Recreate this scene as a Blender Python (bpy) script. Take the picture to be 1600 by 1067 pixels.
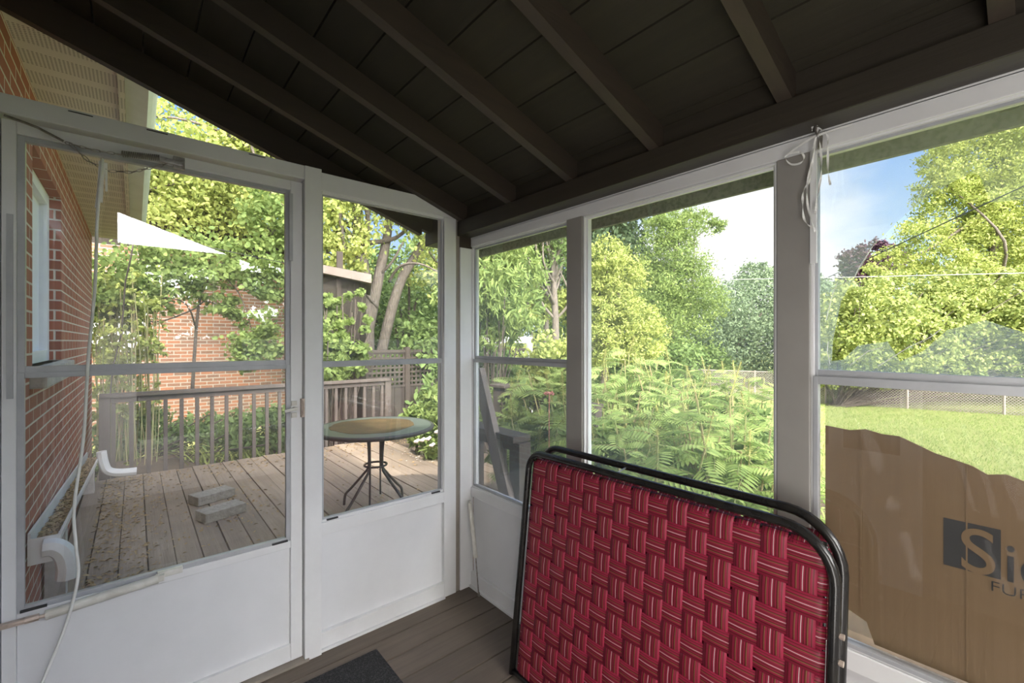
import bpy, bmesh, math, random
import numpy as np
from mathutils import Vector, Matrix
random.seed(7); rng = np.random.default_rng(11)
D = bpy.data; COL = bpy.context.scene.collection
for o in list(D.objects): D.objects.remove(o)
scn = bpy.context.scene
# ---------------------------------------------------------------- camera
CX, CY, CZ = -1.4815, -2.1136, 1.40
FW = (0.648, 0.7615); RT = (0.7615, -0.648); FP = 692.0
cam = D.objects.new('camera', D.cameras.new('camera')); COL.objects.link(cam)
cam.data.sensor_fit = 'HORIZONTAL'; cam.data.sensor_width = 36.0
cam.data.lens = 36.0 * FP / 1600.0
cam.data.clip_start = 0.03; cam.data.clip_end = 400
cam.location = (CX, CY, CZ)
cam.rotation_euler = Vector((FW[0], FW[1], 0)).to_track_quat('-Z', 'Y').to_euler()
scn.camera = cam
# ---------------------------------------------------------------- colour management
vs = scn.view_settings
vs.view_transform = 'Standard'; vs.look = 'None'; vs.gamma = 1.0; vs.use_curve_mapping = False
vs.exposure = 0.80
# ---------------------------------------------------------------- sky
def at(px, py, dist):            # surveying helper: a point of the garden at a given distance from the lens
    a = (px - 800) / FP; b = (533.5 - py) / FP
    return Vector((CX + dist*(FW[0]+a*RT[0]), CY + dist*(FW[1]+a*RT[1]), CZ + dist*b))
W = D.worlds.new('sky'); scn.world = W; W.use_nodes = True
nt = W.node_tree; nt.nodes.clear(); N = nt.nodes; L = nt.links
out = N.new('ShaderNodeOutputWorld'); bg = N.new('ShaderNodeBackground'); L.new(bg.outputs[0], out.inputs[0])
tc = N.new('ShaderNodeTexCoord'); sep = N.new('ShaderNodeSeparateXYZ'); L.new(tc.outputs['Generated'], sep.inputs[0])
ramp = N.new('ShaderNodeValToRGB'); L.new(sep.outputs['Z'], ramp.inputs[0])
e = ramp.color_ramp.elements
e[0].position = 0.0; e[0].color = (0.62, 0.67, 0.68, 1)
e[1].position = 0.75; e[1].color = (0.16, 0.28, 0.58, 1)
e2 = e.new(0.14); e2.color = (0.42, 0.56, 0.72, 1)
e3 = e.new(0.34); e3.color = (0.18, 0.34, 0.66, 1)
mp = N.new('ShaderNodeMapping'); mp.inputs['Scale'].default_value = (1.6, 1.6, 4.0); L.new(tc.outputs['Generated'], mp.inputs[0])
nz = N.new('ShaderNodeTexNoise'); nz.inputs['Scale'].default_value = 1.7; nz.inputs['Detail'].default_value = 7; nz.inputs['Roughness'].default_value = .55
L.new(mp.outputs[0], nz.inputs[0])
cr = N.new('ShaderNodeValToRGB'); cr.color_ramp.elements[0].position = .47; cr.color_ramp.elements[1].position = .68
L.new(nz.outputs[0], cr.inputs[0])
# one big cumulus low over the garden
def dirmask(v, lo, hi):
    v = Vector(v).normalized()
    dp = N.new('ShaderNodeVectorMath'); dp.operation = 'DOT_PRODUCT'; dp.inputs[1].default_value = v; L.new(tc.outputs['Generated'], dp.inputs[0])
    mr = N.new('ShaderNodeMapRange'); mr.interpolation_type = 'SMOOTHSTEP'
    mr.inputs[1].default_value = lo; mr.inputs[2].default_value = hi
    nn = N.new('ShaderNodeMath'); nn.operation = 'MULTIPLY_ADD'; L.new(nz.outputs[0], nn.inputs[0]); nn.inputs[1].default_value = .10; L.new(dp.outputs['Value'], nn.inputs[2])
    L.new(nn.outputs[0], mr.inputs[0]); return mr.outputs[0]
cv = at(1130, 400, 1) - Vector((CX, CY, CZ))
m1 = dirmask(cv, 1.0, 1.045)
mxm = N.new('ShaderNodeMath'); mxm.operation = 'MAXIMUM'; L.new(m1, mxm.inputs[0])
ch = N.new('ShaderNodeMath'); ch.operation = 'MULTIPLY'; ch.inputs[1].default_value = .10; L.new(cr.outputs[0], ch.inputs[0]); L.new(ch.outputs[0], mxm.inputs[1])
mix = N.new('ShaderNodeMix'); mix.data_type = 'RGBA'; L.new(mxm.outputs[0], mix.inputs[0]); L.new(ramp.outputs[0], mix.inputs[6]); mix.inputs[7].default_value = (0.80, 0.80, 0.79, 1)
# bright lobes added to the sky behind the camera to light porch and deck
m2 = dirmask((-.12, -.92, .42), .885, 1.02)
ml = N.new('ShaderNodeMath'); ml.operation = 'MULTIPLY_ADD'; ml.inputs[1].default_value = 24.0; L.new(m2, ml.inputs[0])
m3 = dirmask((-.5, -.6, .62), .1, 1.0)
mb = N.new('ShaderNodeMath'); mb.operation = 'MULTIPLY_ADD'; mb.inputs[1].default_value = 1.6; mb.inputs[2].default_value = 1.05; L.new(m3, mb.inputs[0]); L.new(mb.outputs[0], ml.inputs[2])
mixw = N.new('ShaderNodeMix'); mixw.data_type = 'RGBA'; L.new(m3, mixw.inputs[0]); L.new(mix.outputs[2], mixw.inputs[6]); mixw.inputs[7].default_value = (.62, .60, .57, 1)
L.new(mixw.outputs[2], bg.inputs[0]); L.new(ml.outputs[0], bg.inputs[1])
# ---------------------------------------------------------------- sun (high, behind the house)
sun = D.objects.new('sun', D.lights.new('sun', 'SUN')); COL.objects.link(sun)
sun.data.energy = 4.0; sun.data.angle = math.radians(4); sun.data.color = (1.0, .95, .85)
sun.rotation_euler = Vector((-.62, -.42, .92)).to_track_quat('Z', 'Y').to_euler()

# unseen fill light added at the house wall to brighten the garden wall's inside
lp = D.objects.new('porch_lamp', D.lights.new('porch_lamp', 'AREA')); COL.objects.link(lp)
lp.data.shape = 'RECTANGLE'; lp.data.size = .6; lp.data.size_y = 1.3; lp.data.energy = 14; lp.data.color = (1.0, .96, .92)
lp.location = (-1.80, -2.56, .90); lp.rotation_euler = Vector((-1, .12, 0)).to_track_quat('Z', 'Y').to_euler()

# ================================================================ materials
def nodes(name):
    m = D.materials.new(name); m.use_nodes = True
    t = m.node_tree; b = t.nodes['Principled BSDF']; return m, t, b
def mixcol(t, fac, a, b):
    mx = t.nodes.new('ShaderNodeMix'); mx.data_type = 'RGBA'
    if isinstance(fac, float): mx.inputs[0].default_value = fac
    else: t.links.new(fac, mx.inputs[0])
    for i, c in ((6, a), (7, b)):
        if isinstance(c, tuple): mx.inputs[i].default_value = (*c, 1) if len(c) == 3 else c
        else: t.links.new(c, mx.inputs[i])
    return mx.outputs[2]
def noise(t, scale, stretch=(1, 1, 1), detail=5, rough=.6, coord='Object', lo=.35, hi=.65):
    c = t.nodes.new('ShaderNodeTexCoord'); mp = t.nodes.new('ShaderNodeMapping'); mp.inputs['Scale'].default_value = stretch
    t.links.new(c.outputs[coord], mp.inputs[0])
    n = t.nodes.new('ShaderNodeTexNoise'); n.inputs['Scale'].default_value = scale; n.inputs['Detail'].default_value = detail; n.inputs['Roughness'].default_value = rough
    t.links.new(mp.outputs[0], n.inputs[0])
    r = t.nodes.new('ShaderNodeMapRange'); r.inputs[1].default_value = lo; r.inputs[2].default_value = hi; t.links.new(n.outputs[0], r.inputs[0])
    return r.outputs[0]
def bump(t, b, h, strength=.3, dist=.01):
    bp = t.nodes.new('ShaderNodeBump'); bp.inputs['Strength'].default_value = strength; bp.inputs['Distance'].default_value = dist
    t.links.new(h, bp.inputs['Height']); t.links.new(bp.outputs[0], b.inputs['Normal'])
def mat(name, c1, c2=None, rough=.5, scale=6, stretch=(1, 1, 1), metal=0, bmp=0, lo=.35, hi=.65, spec=None):
    m, t, b = nodes(name)
    b.inputs['Roughness'].default_value = rough; b.inputs['Metallic'].default_value = metal
    if spec is not None: b.inputs['Specular IOR Level'].default_value = spec
    if c2 is None: c2 = tuple(v*.88 for v in c1)
    f = noise(t, scale, stretch, lo=lo, hi=hi)
    t.links.new(mixcol(t, f, c1, c2), b.inputs['Base Color'])
    if bmp: bump(t, b, f, bmp)
    return m
def wood(name, c1, c2, axis, rough=.75, bmp=.25, island=.25, spec=.5, s=1.0):
    m, t, b = nodes(name); b.inputs['Roughness'].default_value = rough; b.inputs['Specular IOR Level'].default_value = spec
    st = [40*s, 40*s, 40*s]; st[axis] = 1.6*s
    f = noise(t, 1.0, tuple(st), detail=6, lo=.3, hi=.7)
    g = noise(t, 1.3, (1, 1, 1), lo=.3, hi=.7)
    geo = t.nodes.new('ShaderNodeNewGeometry')
    c = mixcol(t, f, c1, c2)
    c = mixcol(t, g, c, tuple(v*.8 for v in c2))
    hs = t.nodes.new('ShaderNodeHueSaturation'); t.links.new(c, hs.inputs['Color'])
    mr = t.nodes.new('ShaderNodeMapRange'); mr.inputs[3].default_value = 1-island; mr.inputs[4].default_value = 1+island
    t.links.new(geo.outputs['Random Per Island'], mr.inputs[0]); t.links.new(mr.outputs[0], hs.inputs['Value'])
    t.links.new(hs.outputs[0], b.inputs['Base Color']); bump(t, b, f, bmp, .004)
    return m
def brick(name, ax, c1, c2, mortar, bw=.21, bh=.067, ms=.006):
    m, t, b = nodes(name); b.inputs['Roughness'].default_value = .85
    c = t.nodes.new('ShaderNodeTexCoord'); s = t.nodes.new('ShaderNodeSeparateXYZ'); cb = t.nodes.new('ShaderNodeCombineXYZ')
    t.links.new(c.outputs['Object'], s.inputs[0])
    if ax == 'xy':
        ad = t.nodes.new('ShaderNodeMath'); ad.operation = 'ADD'; t.links.new(s.outputs[0], ad.inputs[0]); t.links.new(s.outputs[1], ad.inputs[1]); t.links.new(ad.outputs[0], cb.inputs[0])
    else: t.links.new(s.outputs[ax], cb.inputs[0])
    t.links.new(s.outputs[2], cb.inputs[1])
    br = t.nodes.new('ShaderNodeTexBrick'); t.links.new(cb.outputs[0], br.inputs[0])
    br.inputs['Scale'].default_value = 1; br.inputs['Brick Width'].default_value = bw; br.inputs['Row Height'].default_value = bh
    br.inputs['Mortar Size'].default_value = ms; br.inputs['Mortar Smooth'].default_value = .2; br.inputs['Bias'].default_value = 0
    br.inputs['Color1'].default_value = (*c1, 1); br.inputs['Color2'].default_value = (*c2, 1); br.inputs['Mortar'].default_value = (*mortar, 1)
    f = noise(t, 30, lo=.3, hi=.8)
    t.links.new(mixcol(t, f, br.outputs[0], tuple(v*.7 for v in c1)), b.inputs['Base Color']) if False else t.links.new(br.outputs[0], b.inputs['Base Color'])
    iv = t.nodes.new('ShaderNodeMath'); iv.operation = 'SUBTRACT'; iv.inputs[0].default_value = 1; t.links.new(br.outputs['Fac'], iv.inputs[1])
    bump(t, b, iv.outputs[0], .6, .006)
    return m
def glass(name, haze=0.0, refl=1.0, tint=(1, 1, 1), hazescale=3.0, hazecol=(.9, .95, .93), hlo=.35, hhi=.7):
    m = D.materials.new(name); m.use_nodes = True; t = m.node_tree; t.nodes.clear()
    o = t.nodes.new('ShaderNodeOutputMaterial'); tr = t.nodes.new('ShaderNodeBsdfTransparent'); tr.inputs[0].default_value = (*tint, 1)
    gl = t.nodes.new('ShaderNodeBsdfGlossy'); gl.inputs['Roughness'].default_value = 0.0
    ge = t.nodes.new('ShaderNodeNewGeometry'); dp = t.nodes.new('ShaderNodeVectorMath'); dp.operation = 'DOT_PRODUCT'
    t.links.new(ge.outputs['Incoming'], dp.inputs[0]); t.links.new(ge.outputs['True Normal'], dp.inputs[1])
    def mth(op, a, b_=None):
        q = t.nodes.new('ShaderNodeMath'); q.operation = op; q.use_clamp = op == 'MULTIPLY'
        for i, v in enumerate((a, b_)):
            if v is None: continue
            if isinstance(v, (int, float)): q.inputs[i].default_value = v
            else: t.links.new(v, q.inputs[i])
        return q.outputs[0]
    sch = mth('ADD', mth('MULTIPLY', mth('POWER', mth('SUBTRACT', 1.0, mth('ABSOLUTE', dp.outputs['Value'])), 5.0), .96), .04)
    mu = type('o', (), {})(); mu.outputs = [mth('MULTIPLY', sch, refl)]
    mx = t.nodes.new('ShaderNodeMixShader'); t.links.new(mu.outputs[0], mx.inputs[0]); t.links.new(tr.outputs[0], mx.inputs[1]); t.links.new(gl.outputs[0], mx.inputs[2])
    last = mx.outputs[0]
    if haze > 0:
        tl = t.nodes.new('ShaderNodeBsdfTranslucent'); tl.inputs[0].default_value = (*hazecol, 1)
        f = noise(t, hazescale, lo=hlo, hi=hhi)
        r = t.nodes.new('ShaderNodeMapRange'); r.inputs[3].default_value = haze*.45; r.inputs[4].default_value = haze; t.links.new(f, r.inputs[0])
        m2 = t.nodes.new('ShaderNodeMixShader'); t.links.new(r.outputs[0], m2.inputs[0]); t.links.new(last, m2.inputs[1]); t.links.new(tl.outputs[0], m2.inputs[2]); last = m2.outputs[0]
    t.links.new(last, o.inputs[0]); return m
def leafmat(name, c1, c2, trans=.35, scale=1.2, rough=.7):
    m = D.materials.new(name); m.use_nodes = True; t = m.node_tree; t.nodes.clear()
    o = t.nodes.new('ShaderNodeOutputMaterial'); geo = t.nodes.new('ShaderNodeNewGeometry')
    f = noise(t, scale, lo=.3, hi=.7, detail=3)
    a = t.nodes.new('ShaderNodeMath'); a.operation = 'MULTIPLY_ADD'; a.inputs[1].default_value = .6; t.links.new(geo.outputs['Random Per Island'], a.inputs[0])
    h = t.nodes.new('ShaderNodeMath'); h.operation = 'MULTIPLY'; h.inputs[1].default_value = .4; t.links.new(f, h.inputs[0]); t.links.new(h.outputs[0], a.inputs[2])
    c = mixcol(t, a.outputs[0], c1, c2)
    p = t.nodes.new('ShaderNodeBsdfPrincipled'); p.inputs['Roughness'].default_value = rough; p.inputs['Specular IOR Level'].default_value = .22; t.links.new(c, p.inputs['Base Color'])
    tl = t.nodes.new('ShaderNodeBsdfTranslucent'); t.links.new(c, tl.inputs[0])
    mx = t.nodes.new('ShaderNodeMixShader'); mx.inputs[0].default_value = trans; t.links.new(p.outputs[0], mx.inputs[1]); t.links.new(tl.outputs[0], mx.inputs[2])
    t.links.new(mx.outputs[0], o.inputs[0]); return m

M = {}
M['white'] = mat('white_vinyl', (.75, .755, .76), (.70, .70, .705), .42, 5)
M['panel'] = mat('white_panel', (.73, .735, .75), (.68, .685, .70), .5, 3)
M['shadepost'] = mat('shade_toned_white_post', (.30, .285, .265), (.27, .257, .24), .45, 5)  # white posts; their backlit shade is put into the grey base colour
M['alu'] = mat('grey_aluminium', (.46, .47, .49), (.38, .39, .41), .4, 8, metal=.15)
M['oldwhite'] = mat('aged_white_metal', (.72, .71, .66), (.55, .53, .47), .35, 14)
M['taupe'] = mat('taupe_painted_trim', (.30, .26, .22), (.24, .21, .18), .6, 9)
M['brown_x'] = wood('dark_brown_painted_wood', (.066, .048, .034), (.047, .036, .026), 0, rough=.55, bmp=.12, island=.08)
M['brown_y'] = wood('dark_brown_beam_paint', (.050, .041, .030), (.037, .031, .023), 1, rough=.45, bmp=.12, island=.08)
M['roofboard'] = wood('dark_brown_roof_boards', (.038, .031, .018), (.026, .022, .013), 1, rough=.75, bmp=.15, island=.14)
M['floor'] = wood('porch_floor_brown_boards', (.20, .155, .118), (.13, .103, .080), 0, rough=.6, bmp=.3, island=.14)
M['deck'] = wood('weathered_deck_boards', (.46, .36, .27), (.29, .225, .17), 1, rough=.85, bmp=.6, island=.16)
M['rail'] = wood('grey_brown_stained_wood', (.15, .118, .10), (.10, .08, .068), 2, rough=.8, bmp=.3, island=.1)
M['fence'] = wood('dark_weathered_fence_wood', (.085, .064, .05), (.055, .043, .034), 2, rough=.85, bmp=.3, island=.2)
M['plank'] = wood('grey_weathered_plank', (.40, .33, .29), (.30, .25, .22), 2, rough=.8, bmp=.3, island=.05)
M['brickh'] = brick('red_brick', 1, (.40, .125, .075), (.30, .095, .06), (.62, .55, .47))
M['brickj'] = brick('red_brick_jamb', 0, (.40, .125, .075), (.30, .095, .06), (.62, .55, .47))
M['brickn'] = brick('orange_brown_brick', 'xy', (.50, .21, .11), (.27, .15, .10), (.55, .50, .44), .23, .075, .009)
M['stone'] = mat('pale_stone', (.55, .51, .45), (.42, .39, .35), .9, 12, bmp=.3)
M['concrete'] = mat('grey_concrete_paver', (.42, .39, .34), (.30, .275, .24), .95, 30, bmp=.5)
M['gutter'] = mat('white_gutter_metal', (.80, .80, .78), (.70, .69, .66), .35, 5)
M['soffit'] = None
M['shingle'] = mat('grey_brown_shingles', (.16, .14, .12), (.10, .09, .08), .95, 25, bmp=.5)
M['black'] = mat('black_enamelled_tube', (.012, .011, .011), (.02, .018, .016), .22, 20)
M['mat'] = mat('charcoal_ribbed_carpet', (.055, .056, .058), (.11, .11, .112), .98, 180, lo=.45, hi=.6, bmp=.8, spec=.1)
M['iron'] = mat('dark_patio_metal', (.075, .068, .06), (.05, .045, .04), .5, 15)
M['tglass'] = mat('green_frosted_table_glass', (.15, .17, .15), (.11, .13, .11), .3, 30)
M['tdirt'] = mat('brown_dirt_on_glass', (.15, .095, .035), (.09, .06, .022), .6, 9)
M['card'] = None
M['ink'] = mat('black_print', (.02, .022, .024), (.03, .032, .034), .7, 10)
M['flash'] = mat('dusty_grey_flashing', (.115, .095, .115), (.05, .045, .055), .7, 60, lo=.45, hi=.6)
M['line'] = mat('dark_cable', (.03, .03, .03), None, .5)
M['wline'] = mat('pale_cable', (.75, .75, .72), None, .5)
M['cord'] = mat('white_cord', (.82, .82, .80), (.74, .74, .71), .45, 20)
M['spring'] = mat('dull_steel', (.45, .43, .40), (.25, .23, .20), .35, 60, metal=.8)
M['brass'] = mat('tarnished_beige_metal', (.55, .45, .38), (.42, .34, .28), .4, 40, metal=.2)
M['siding'] = mat('white_siding', (.85, .86, .85), (.76, .77, .76), .6, 4)
M['shed'] = wood('brown_shed_boards', (.065, .052, .04), (.04, .033, .027), 2, rough=.9, bmp=.4, island=.25)
M['canopy'] = mat('white_canopy_cloth', (.86, .88, .92), (.80, .82, .88), .6, 3)
M['bark'] = mat('grey_brown_bark', (.20, .165, .135), (.10, .085, .07), .95, 14, (3, 3, .6), bmp=.9)
M['darkbark'] = mat('dark_branch_bark', (.12, .095, .075), (.07, .055, .045), .95, 14, (3, 3, .6), bmp=.6)
M['stem'] = mat('green_plant_stem', (.22, .28, .09), (.30, .22, .12), .7, 5)
M['grass'] = mat('mown_lawn', (.33, .36, .12), (.26, .29, .085), .95, 2.5, lo=.3, hi=.7, bmp=.3)
M['soil'] = mat('brown_garden_soil', (.13, .09, .06), (.08, .06, .04), 1, 4)
M['tan'] = mat('dry_leaf_litter', (.50, .36, .17), (.26, .16, .08), .9, 60, lo=.3, hi=.7)
M['chain'] = mat('galvanised_wire', (.42, .36, .34), None, .6)
M['petal'] = mat('cream_petals', (.90, .86, .80), (.85, .70, .62), .6, 20)
M['pink'] = mat('coral_pink_petals', (.75, .22, .20), (.60, .30, .25), .6, 20)
M['l_maple'] = leafmat('maple_leaf', (.34, .42, .13), (.15, .23, .07), .45)
M['l_bright'] = leafmat('yellow_green_leaf', (.54, .57, .17), (.22, .29, .08), .34)
M['l_mid'] = leafmat('mid_green_leaf', (.25, .34, .11), (.11, .18, .06), .35)
M['l_dark'] = leafmat('dark_green_leaf', (.10, .15, .07), (.045, .075, .04), .25)
M['l_cedar'] = leafmat('cedar_green', (.46, .50, .15), (.13, .19, .06), .25, 3)
M['l_blue'] = leafmat('soft_grey_green_leaf', (.28, .36, .20), (.14, .20, .12), .3)
M['l_purple'] = leafmat('purple_leaf', (.17, .09, .12), (.10, .06, .08), .25)
M['l_fern'] = leafmat('fern_like_leaf', (.46, .56, .19), (.20, .31, .09), .45, 2)
M['plume'] = mat('yellow_green_plume', (.55, .55, .20), (.42, .40, .14), .9, 30)
M['glass'] = glass('window_glass', 0.015, 1.0)
M['glassdoor'] = glass('door_glass', 0.04, 1.6)
M['glassmid'] = glass('fixed_window_glass', 0.07, .8)
M['glasshaze'] = glass('hazy_broken_glass', 0.24, 1.0, hazescale=1.2)
M['film'] = glass('clear_plastic_film', 0.06, .12, hazescale=9, hlo=.5, hhi=.75)
def mk_soffit():
    m, t, b = nodes('perforated_cream_soffit'); b.inputs['Roughness'].default_value = .6
    c = t.nodes.new('ShaderNodeTexCoord'); mp = t.nodes.new('ShaderNodeMapping'); mp.inputs['Scale'].default_value = (1, 1, 0); t.links.new(c.outputs['Object'], mp.inputs[0])
    v = t.nodes.new('ShaderNodeTexVoronoi'); v.inputs['Randomness'].default_value = 0; v.inputs['Scale'].default_value = 75; t.links.new(mp.outputs[0], v.inputs[0])
    r = t.nodes.new('ShaderNodeMath'); r.operation = 'LESS_THAN'; r.inputs[1].default_value = .30; t.links.new(v.outputs['Distance'], r.inputs[0])
    w = t.nodes.new('ShaderNodeTexWave'); w.bands_direction = 'Y'; w.inputs['Scale'].default_value = 1.6; t.links.new(c.outputs['Object'], w.inputs[0])
    gt = t.nodes.new('ShaderNodeMath'); gt.operation = 'GREATER_THAN'; gt.inputs[1].default_value = .22; t.links.new(w.outputs[0], gt.inputs[0])
    an = t.nodes.new('ShaderNodeMath'); an.operation = 'MULTIPLY'; t.links.new(r.outputs[0], an.inputs[0]); t.links.new(gt.outputs[0], an.inputs[1])
    t.links.new(mixcol(t, an.outputs[0], (.72, .66, .55), (.30, .26, .20)), b.inputs['Base Color']); return m
M['soffit'] = mk_soffit()
def mk_card():
    m, t, b = nodes('brown_corrugated_cardboard'); b.inputs['Roughness'].default_value = .85; b.inputs['Specular IOR Level'].default_value = .2
    f = noise(t, 1, (90, 90, 1.5), lo=.3, hi=.7); g = noise(t, 2.2, lo=.3, hi=.7)
    c = mixcol(t, f, (.23, .155, .088), (.195, .13, .073)); t.links.new(mixcol(t, g, c, (.21, .142, .08)), b.inputs['Base Color']); bump(t, b, f, .2, .002); return m
M['card'] = mk_card()
def mk_screen():
    m = D.materials.new('insect_screen'); m.use_nodes = True; t = m.node_tree; t.nodes.clear()
    o = t.nodes.new('ShaderNodeOutputMaterial'); tr = t.nodes.new('ShaderNodeBsdfTransparent'); df = t.nodes.new('ShaderNodeBsdfDiffuse'); df.inputs[0].default_value = (.16, .16, .16, 1)
    mx = t.nodes.new('ShaderNodeMixShader'); mx.inputs[0].default_value = .24
    t.links.new(tr.outputs[0], mx.inputs[1]); t.links.new(df.outputs[0], mx.inputs[2]); t.links.new(mx.outputs[0], o.inputs[0]); return m
M['screen'] = mk_screen()
def mk_strap(name, base, seed):
    m, t, b = nodes(name); b.inputs['Roughness'].default_value = .5
    uv = t.nodes.new('ShaderNodeUVMap'); s = t.nodes.new('ShaderNodeSeparateXYZ'); t.links.new(uv.outputs[0], s.inputs[0])
    r = t.nodes.new('ShaderNodeValToRGB'); r.color_ramp.interpolation = 'CONSTANT'; t.links.new(s.outputs[0], r.inputs[0])
    red = base; dk = tuple(v*.45 for v in base[:1]) + (.015, .02); wh = (.80, .62, .62); ol = (.28, .16, .06)
    seq = [(0, red), (.10, dk), (.15, red), (.24, ol), (.27, dk), (.33, red), (.38, dk), (.43, red), (.484, wh), (.514, red), (.58, dk), (.62, red), (.70, ol), (.73, dk), (.78, red), (.87, dk), (.91, red)]
    el = r.color_ramp.elements
    while len(el) < len(seq): el.new(.5)
    for i, (p, c) in enumerate(seq): el[i].position = p
    for i, (p, c) in enumerate(seq): el[i].color = (*c, 1)
    n = noise(t, 400, lo=.3, hi=.7)
    t.links.new(r.outputs[0], b.inputs['Base Color'])
    bump(t, b, n, .15, .0006)
    # the plastic webbing lets a little light through
    tl = t.nodes.new('ShaderNodeBsdfTranslucent'); t.links.new(r.outputs[0], tl.inputs[0]); mx = t.nodes.new('ShaderNodeMixShader'); mx.inputs[0].default_value = .25
    o = t.nodes['Material Output']; t.links.new(b.outputs[0], mx.inputs[1]); t.links.new(tl.outputs[0], mx.inputs[2]); t.links.new(mx.outputs[0], o.inputs[0])
    return m
M['strap'] = mk_strap('crimson_striped_webbing', (.37, .021, .062), 1)

# ================================================================ mesh helpers
class MB:
    def __init__(s): s.v = []; s.f = []
    def add(s, vs, fs):
        n = len(s.v); s.v += [tuple(v) for v in vs]; s.f += [tuple(i+n for i in f) for f in fs]; return s
    def box(s, x0, x1, y0, y1, z0, z1):
        return s.add([(x0,y0,z0),(x1,y0,z0),(x1,y1,z0),(x0,y1,z0),(x0,y0,z1),(x1,y0,z1),(x1,y1,z1),(x0,y1,z1)],
                     [(0,3,2,1),(4,5,6,7),(0,1,5,4),(1,2,6,5),(2,3,7,6),(3,0,4,7)])
    def prism(s, pts, off):        # polygon pts (3D) extruded by off
        n = len(pts); o = Vector(off); p = [Vector(q) for q in pts]
        return s.add(p + [q+o for q in p], [tuple(range(n))[::-1], tuple(range(n, 2*n))] + [(i, (i+1) % n, n+(i+1) % n, n+i) for i in range(n)])
    def beam(s, a, b, w, h, up=(0, 0, 1)):
        a = Vector(a); b = Vector(b); d = (b-a).normalized(); r = d.cross(Vector(up)).normalized(); u = r.cross(d)
        c = [r*(-w/2)-u*(h/2), r*(w/2)-u*(h/2), r*(w/2)+u*(h/2), r*(-w/2)+u*(h/2)]
        return s.prism([a+q for q in c], b-a)
    def tube(s, pts, r, seg=8, closed=False):
        P = [Vector(p) for p in pts]; n = len(P); R = r if hasattr(r, '__len__') else [r]*n
        base = len(s.v); prev = None
        for i in range(n):
            if closed: d = P[(i+1) % n]-P[i-1]
            else: d = P[min(i+1, n-1)]-P[max(i-1, 0)]
            d.normalize()
            if prev is None:
                a = Vector((0, 0, 1)) if abs(d.z) < .9 else Vector((1, 0, 0)); u = d.cross(a).normalized()
            else: u = (prev-d*prev.dot(d)).normalized()
            prev = u; w = d.cross(u)
            for k in range(seg):
                t = 2*math.pi*k/seg; s.v.append(tuple(P[i]+(u*math.cos(t)+w*math.sin(t))*R[i]))
        m = n if closed else n-1
        for i in range(m):
            for k in range(seg):
                a = base+i*seg+k; b = base+i*seg+(k+1) % seg; j = (i+1) % n
                s.f.append((a, b, base+j*seg+(k+1) % seg, base+j*seg+k))
        if not closed:
            s.f.append(tuple(base+k for k in range(seg))[::-1]); s.f.append(tuple(base+(n-1)*seg+k for k in range(seg)))
        return s
    def lathe(s, c, prof, seg=32, axis='z'):
        base = len(s.v)
        for r, z in prof:
            for k in range(seg):
                t = 2*math.pi*k/seg; s.v.append((c[0]+r*math.cos(t), c[1]+r*math.sin(t), c[2]+z))
        for i in range(len(prof)-1):
            for k in range(seg):
                a = base+i*seg+k; b = base+i*seg+(k+1) % seg; s.f.append((a, b, b+seg, a+seg))
        s.f.append(tuple(base+k for k in range(seg))[::-1]); s.f.append(tuple(base+(len(prof)-1)*seg+k for k in range(seg)))
        return s
    def build(s, name, m, parent=None, smooth=False, bevel=0):
        me = D.meshes.new(name); me.from_pydata(s.v, [], s.f); me.update(); me.materials.append(m)
        if bevel:
            bm = bmesh.new(); bm.from_mesh(me)
            bmesh.ops.bevel(bm, geom=[e_ for e_ in bm.edges], offset=bevel, segments=2, affect='EDGES', profile=.6, clamp_overlap=True); bm.to_mesh(me); bm.free()
        if smooth:
            me.polygons.foreach_set('use_smooth', [True]*len(me.polygons))
        o = D.objects.new(name, me); COL.objects.link(o)
        if parent: o.parent = parent; o.matrix_parent_inverse = Matrix.Translation(parent.location).inverted() if parent.location.length else Matrix()
        return o
def npmesh(name, V, F, m, parent=None, uv=None):
    me = D.meshes.new(name); F = np.asarray(F, dtype=np.int32); V = np.asarray(V, dtype=np.float32)
    if parent and parent.location.length: V = V - np.array(parent.location, dtype=np.float32)
    me.vertices.add(len(V)); me.vertices.foreach_set('co', V.ravel())
    k = F.shape[1]; me.loops.add(F.size); me.loops.foreach_set('vertex_index', F.ravel())
    me.polygons.add(len(F)); me.polygons.foreach_set('loop_start', np.arange(0, F.size, k, dtype=np.int32)); me.polygons.foreach_set('loop_total', np.full(len(F), k, dtype=np.int32))
    me.update(calc_edges=True); me.materials.append(m)
    o = D.objects.new(name, me); COL.objects.link(o)
    if parent: o.parent = parent
    return o
def empty(name, loc=(0, 0, 0)):
    o = D.objects.new(name, None); o.location = loc; o.empty_display_size = .1; COL.objects.link(o); return o
def tag(o, label=None, cat=None, group=None, kind=None):
    if label: o['label'] = label
    if cat: o['category'] = cat
    if group: o['group'] = group
    if kind: o['kind'] = kind
    return o
def thing(name, loc, label, cat, group=None): return tag(empty(name, loc), label, cat, group)
def struct(o): o['kind'] = 'structure'; return o

# ================================================================ porch floor
b = MB(); y = 0.0; i = 0
while y > -3.2:
    b.box(-1.86, .03, y-.134, y-.0, -.03, 0.0); y -= .141
fl_ = struct(b.build('floor', M['floor'], bevel=.0025))
b = MB(); b.box(-1.86, .03, -3.2, 0, -.08, -.031); b.build('subfloor', M['line'], fl_)

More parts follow.
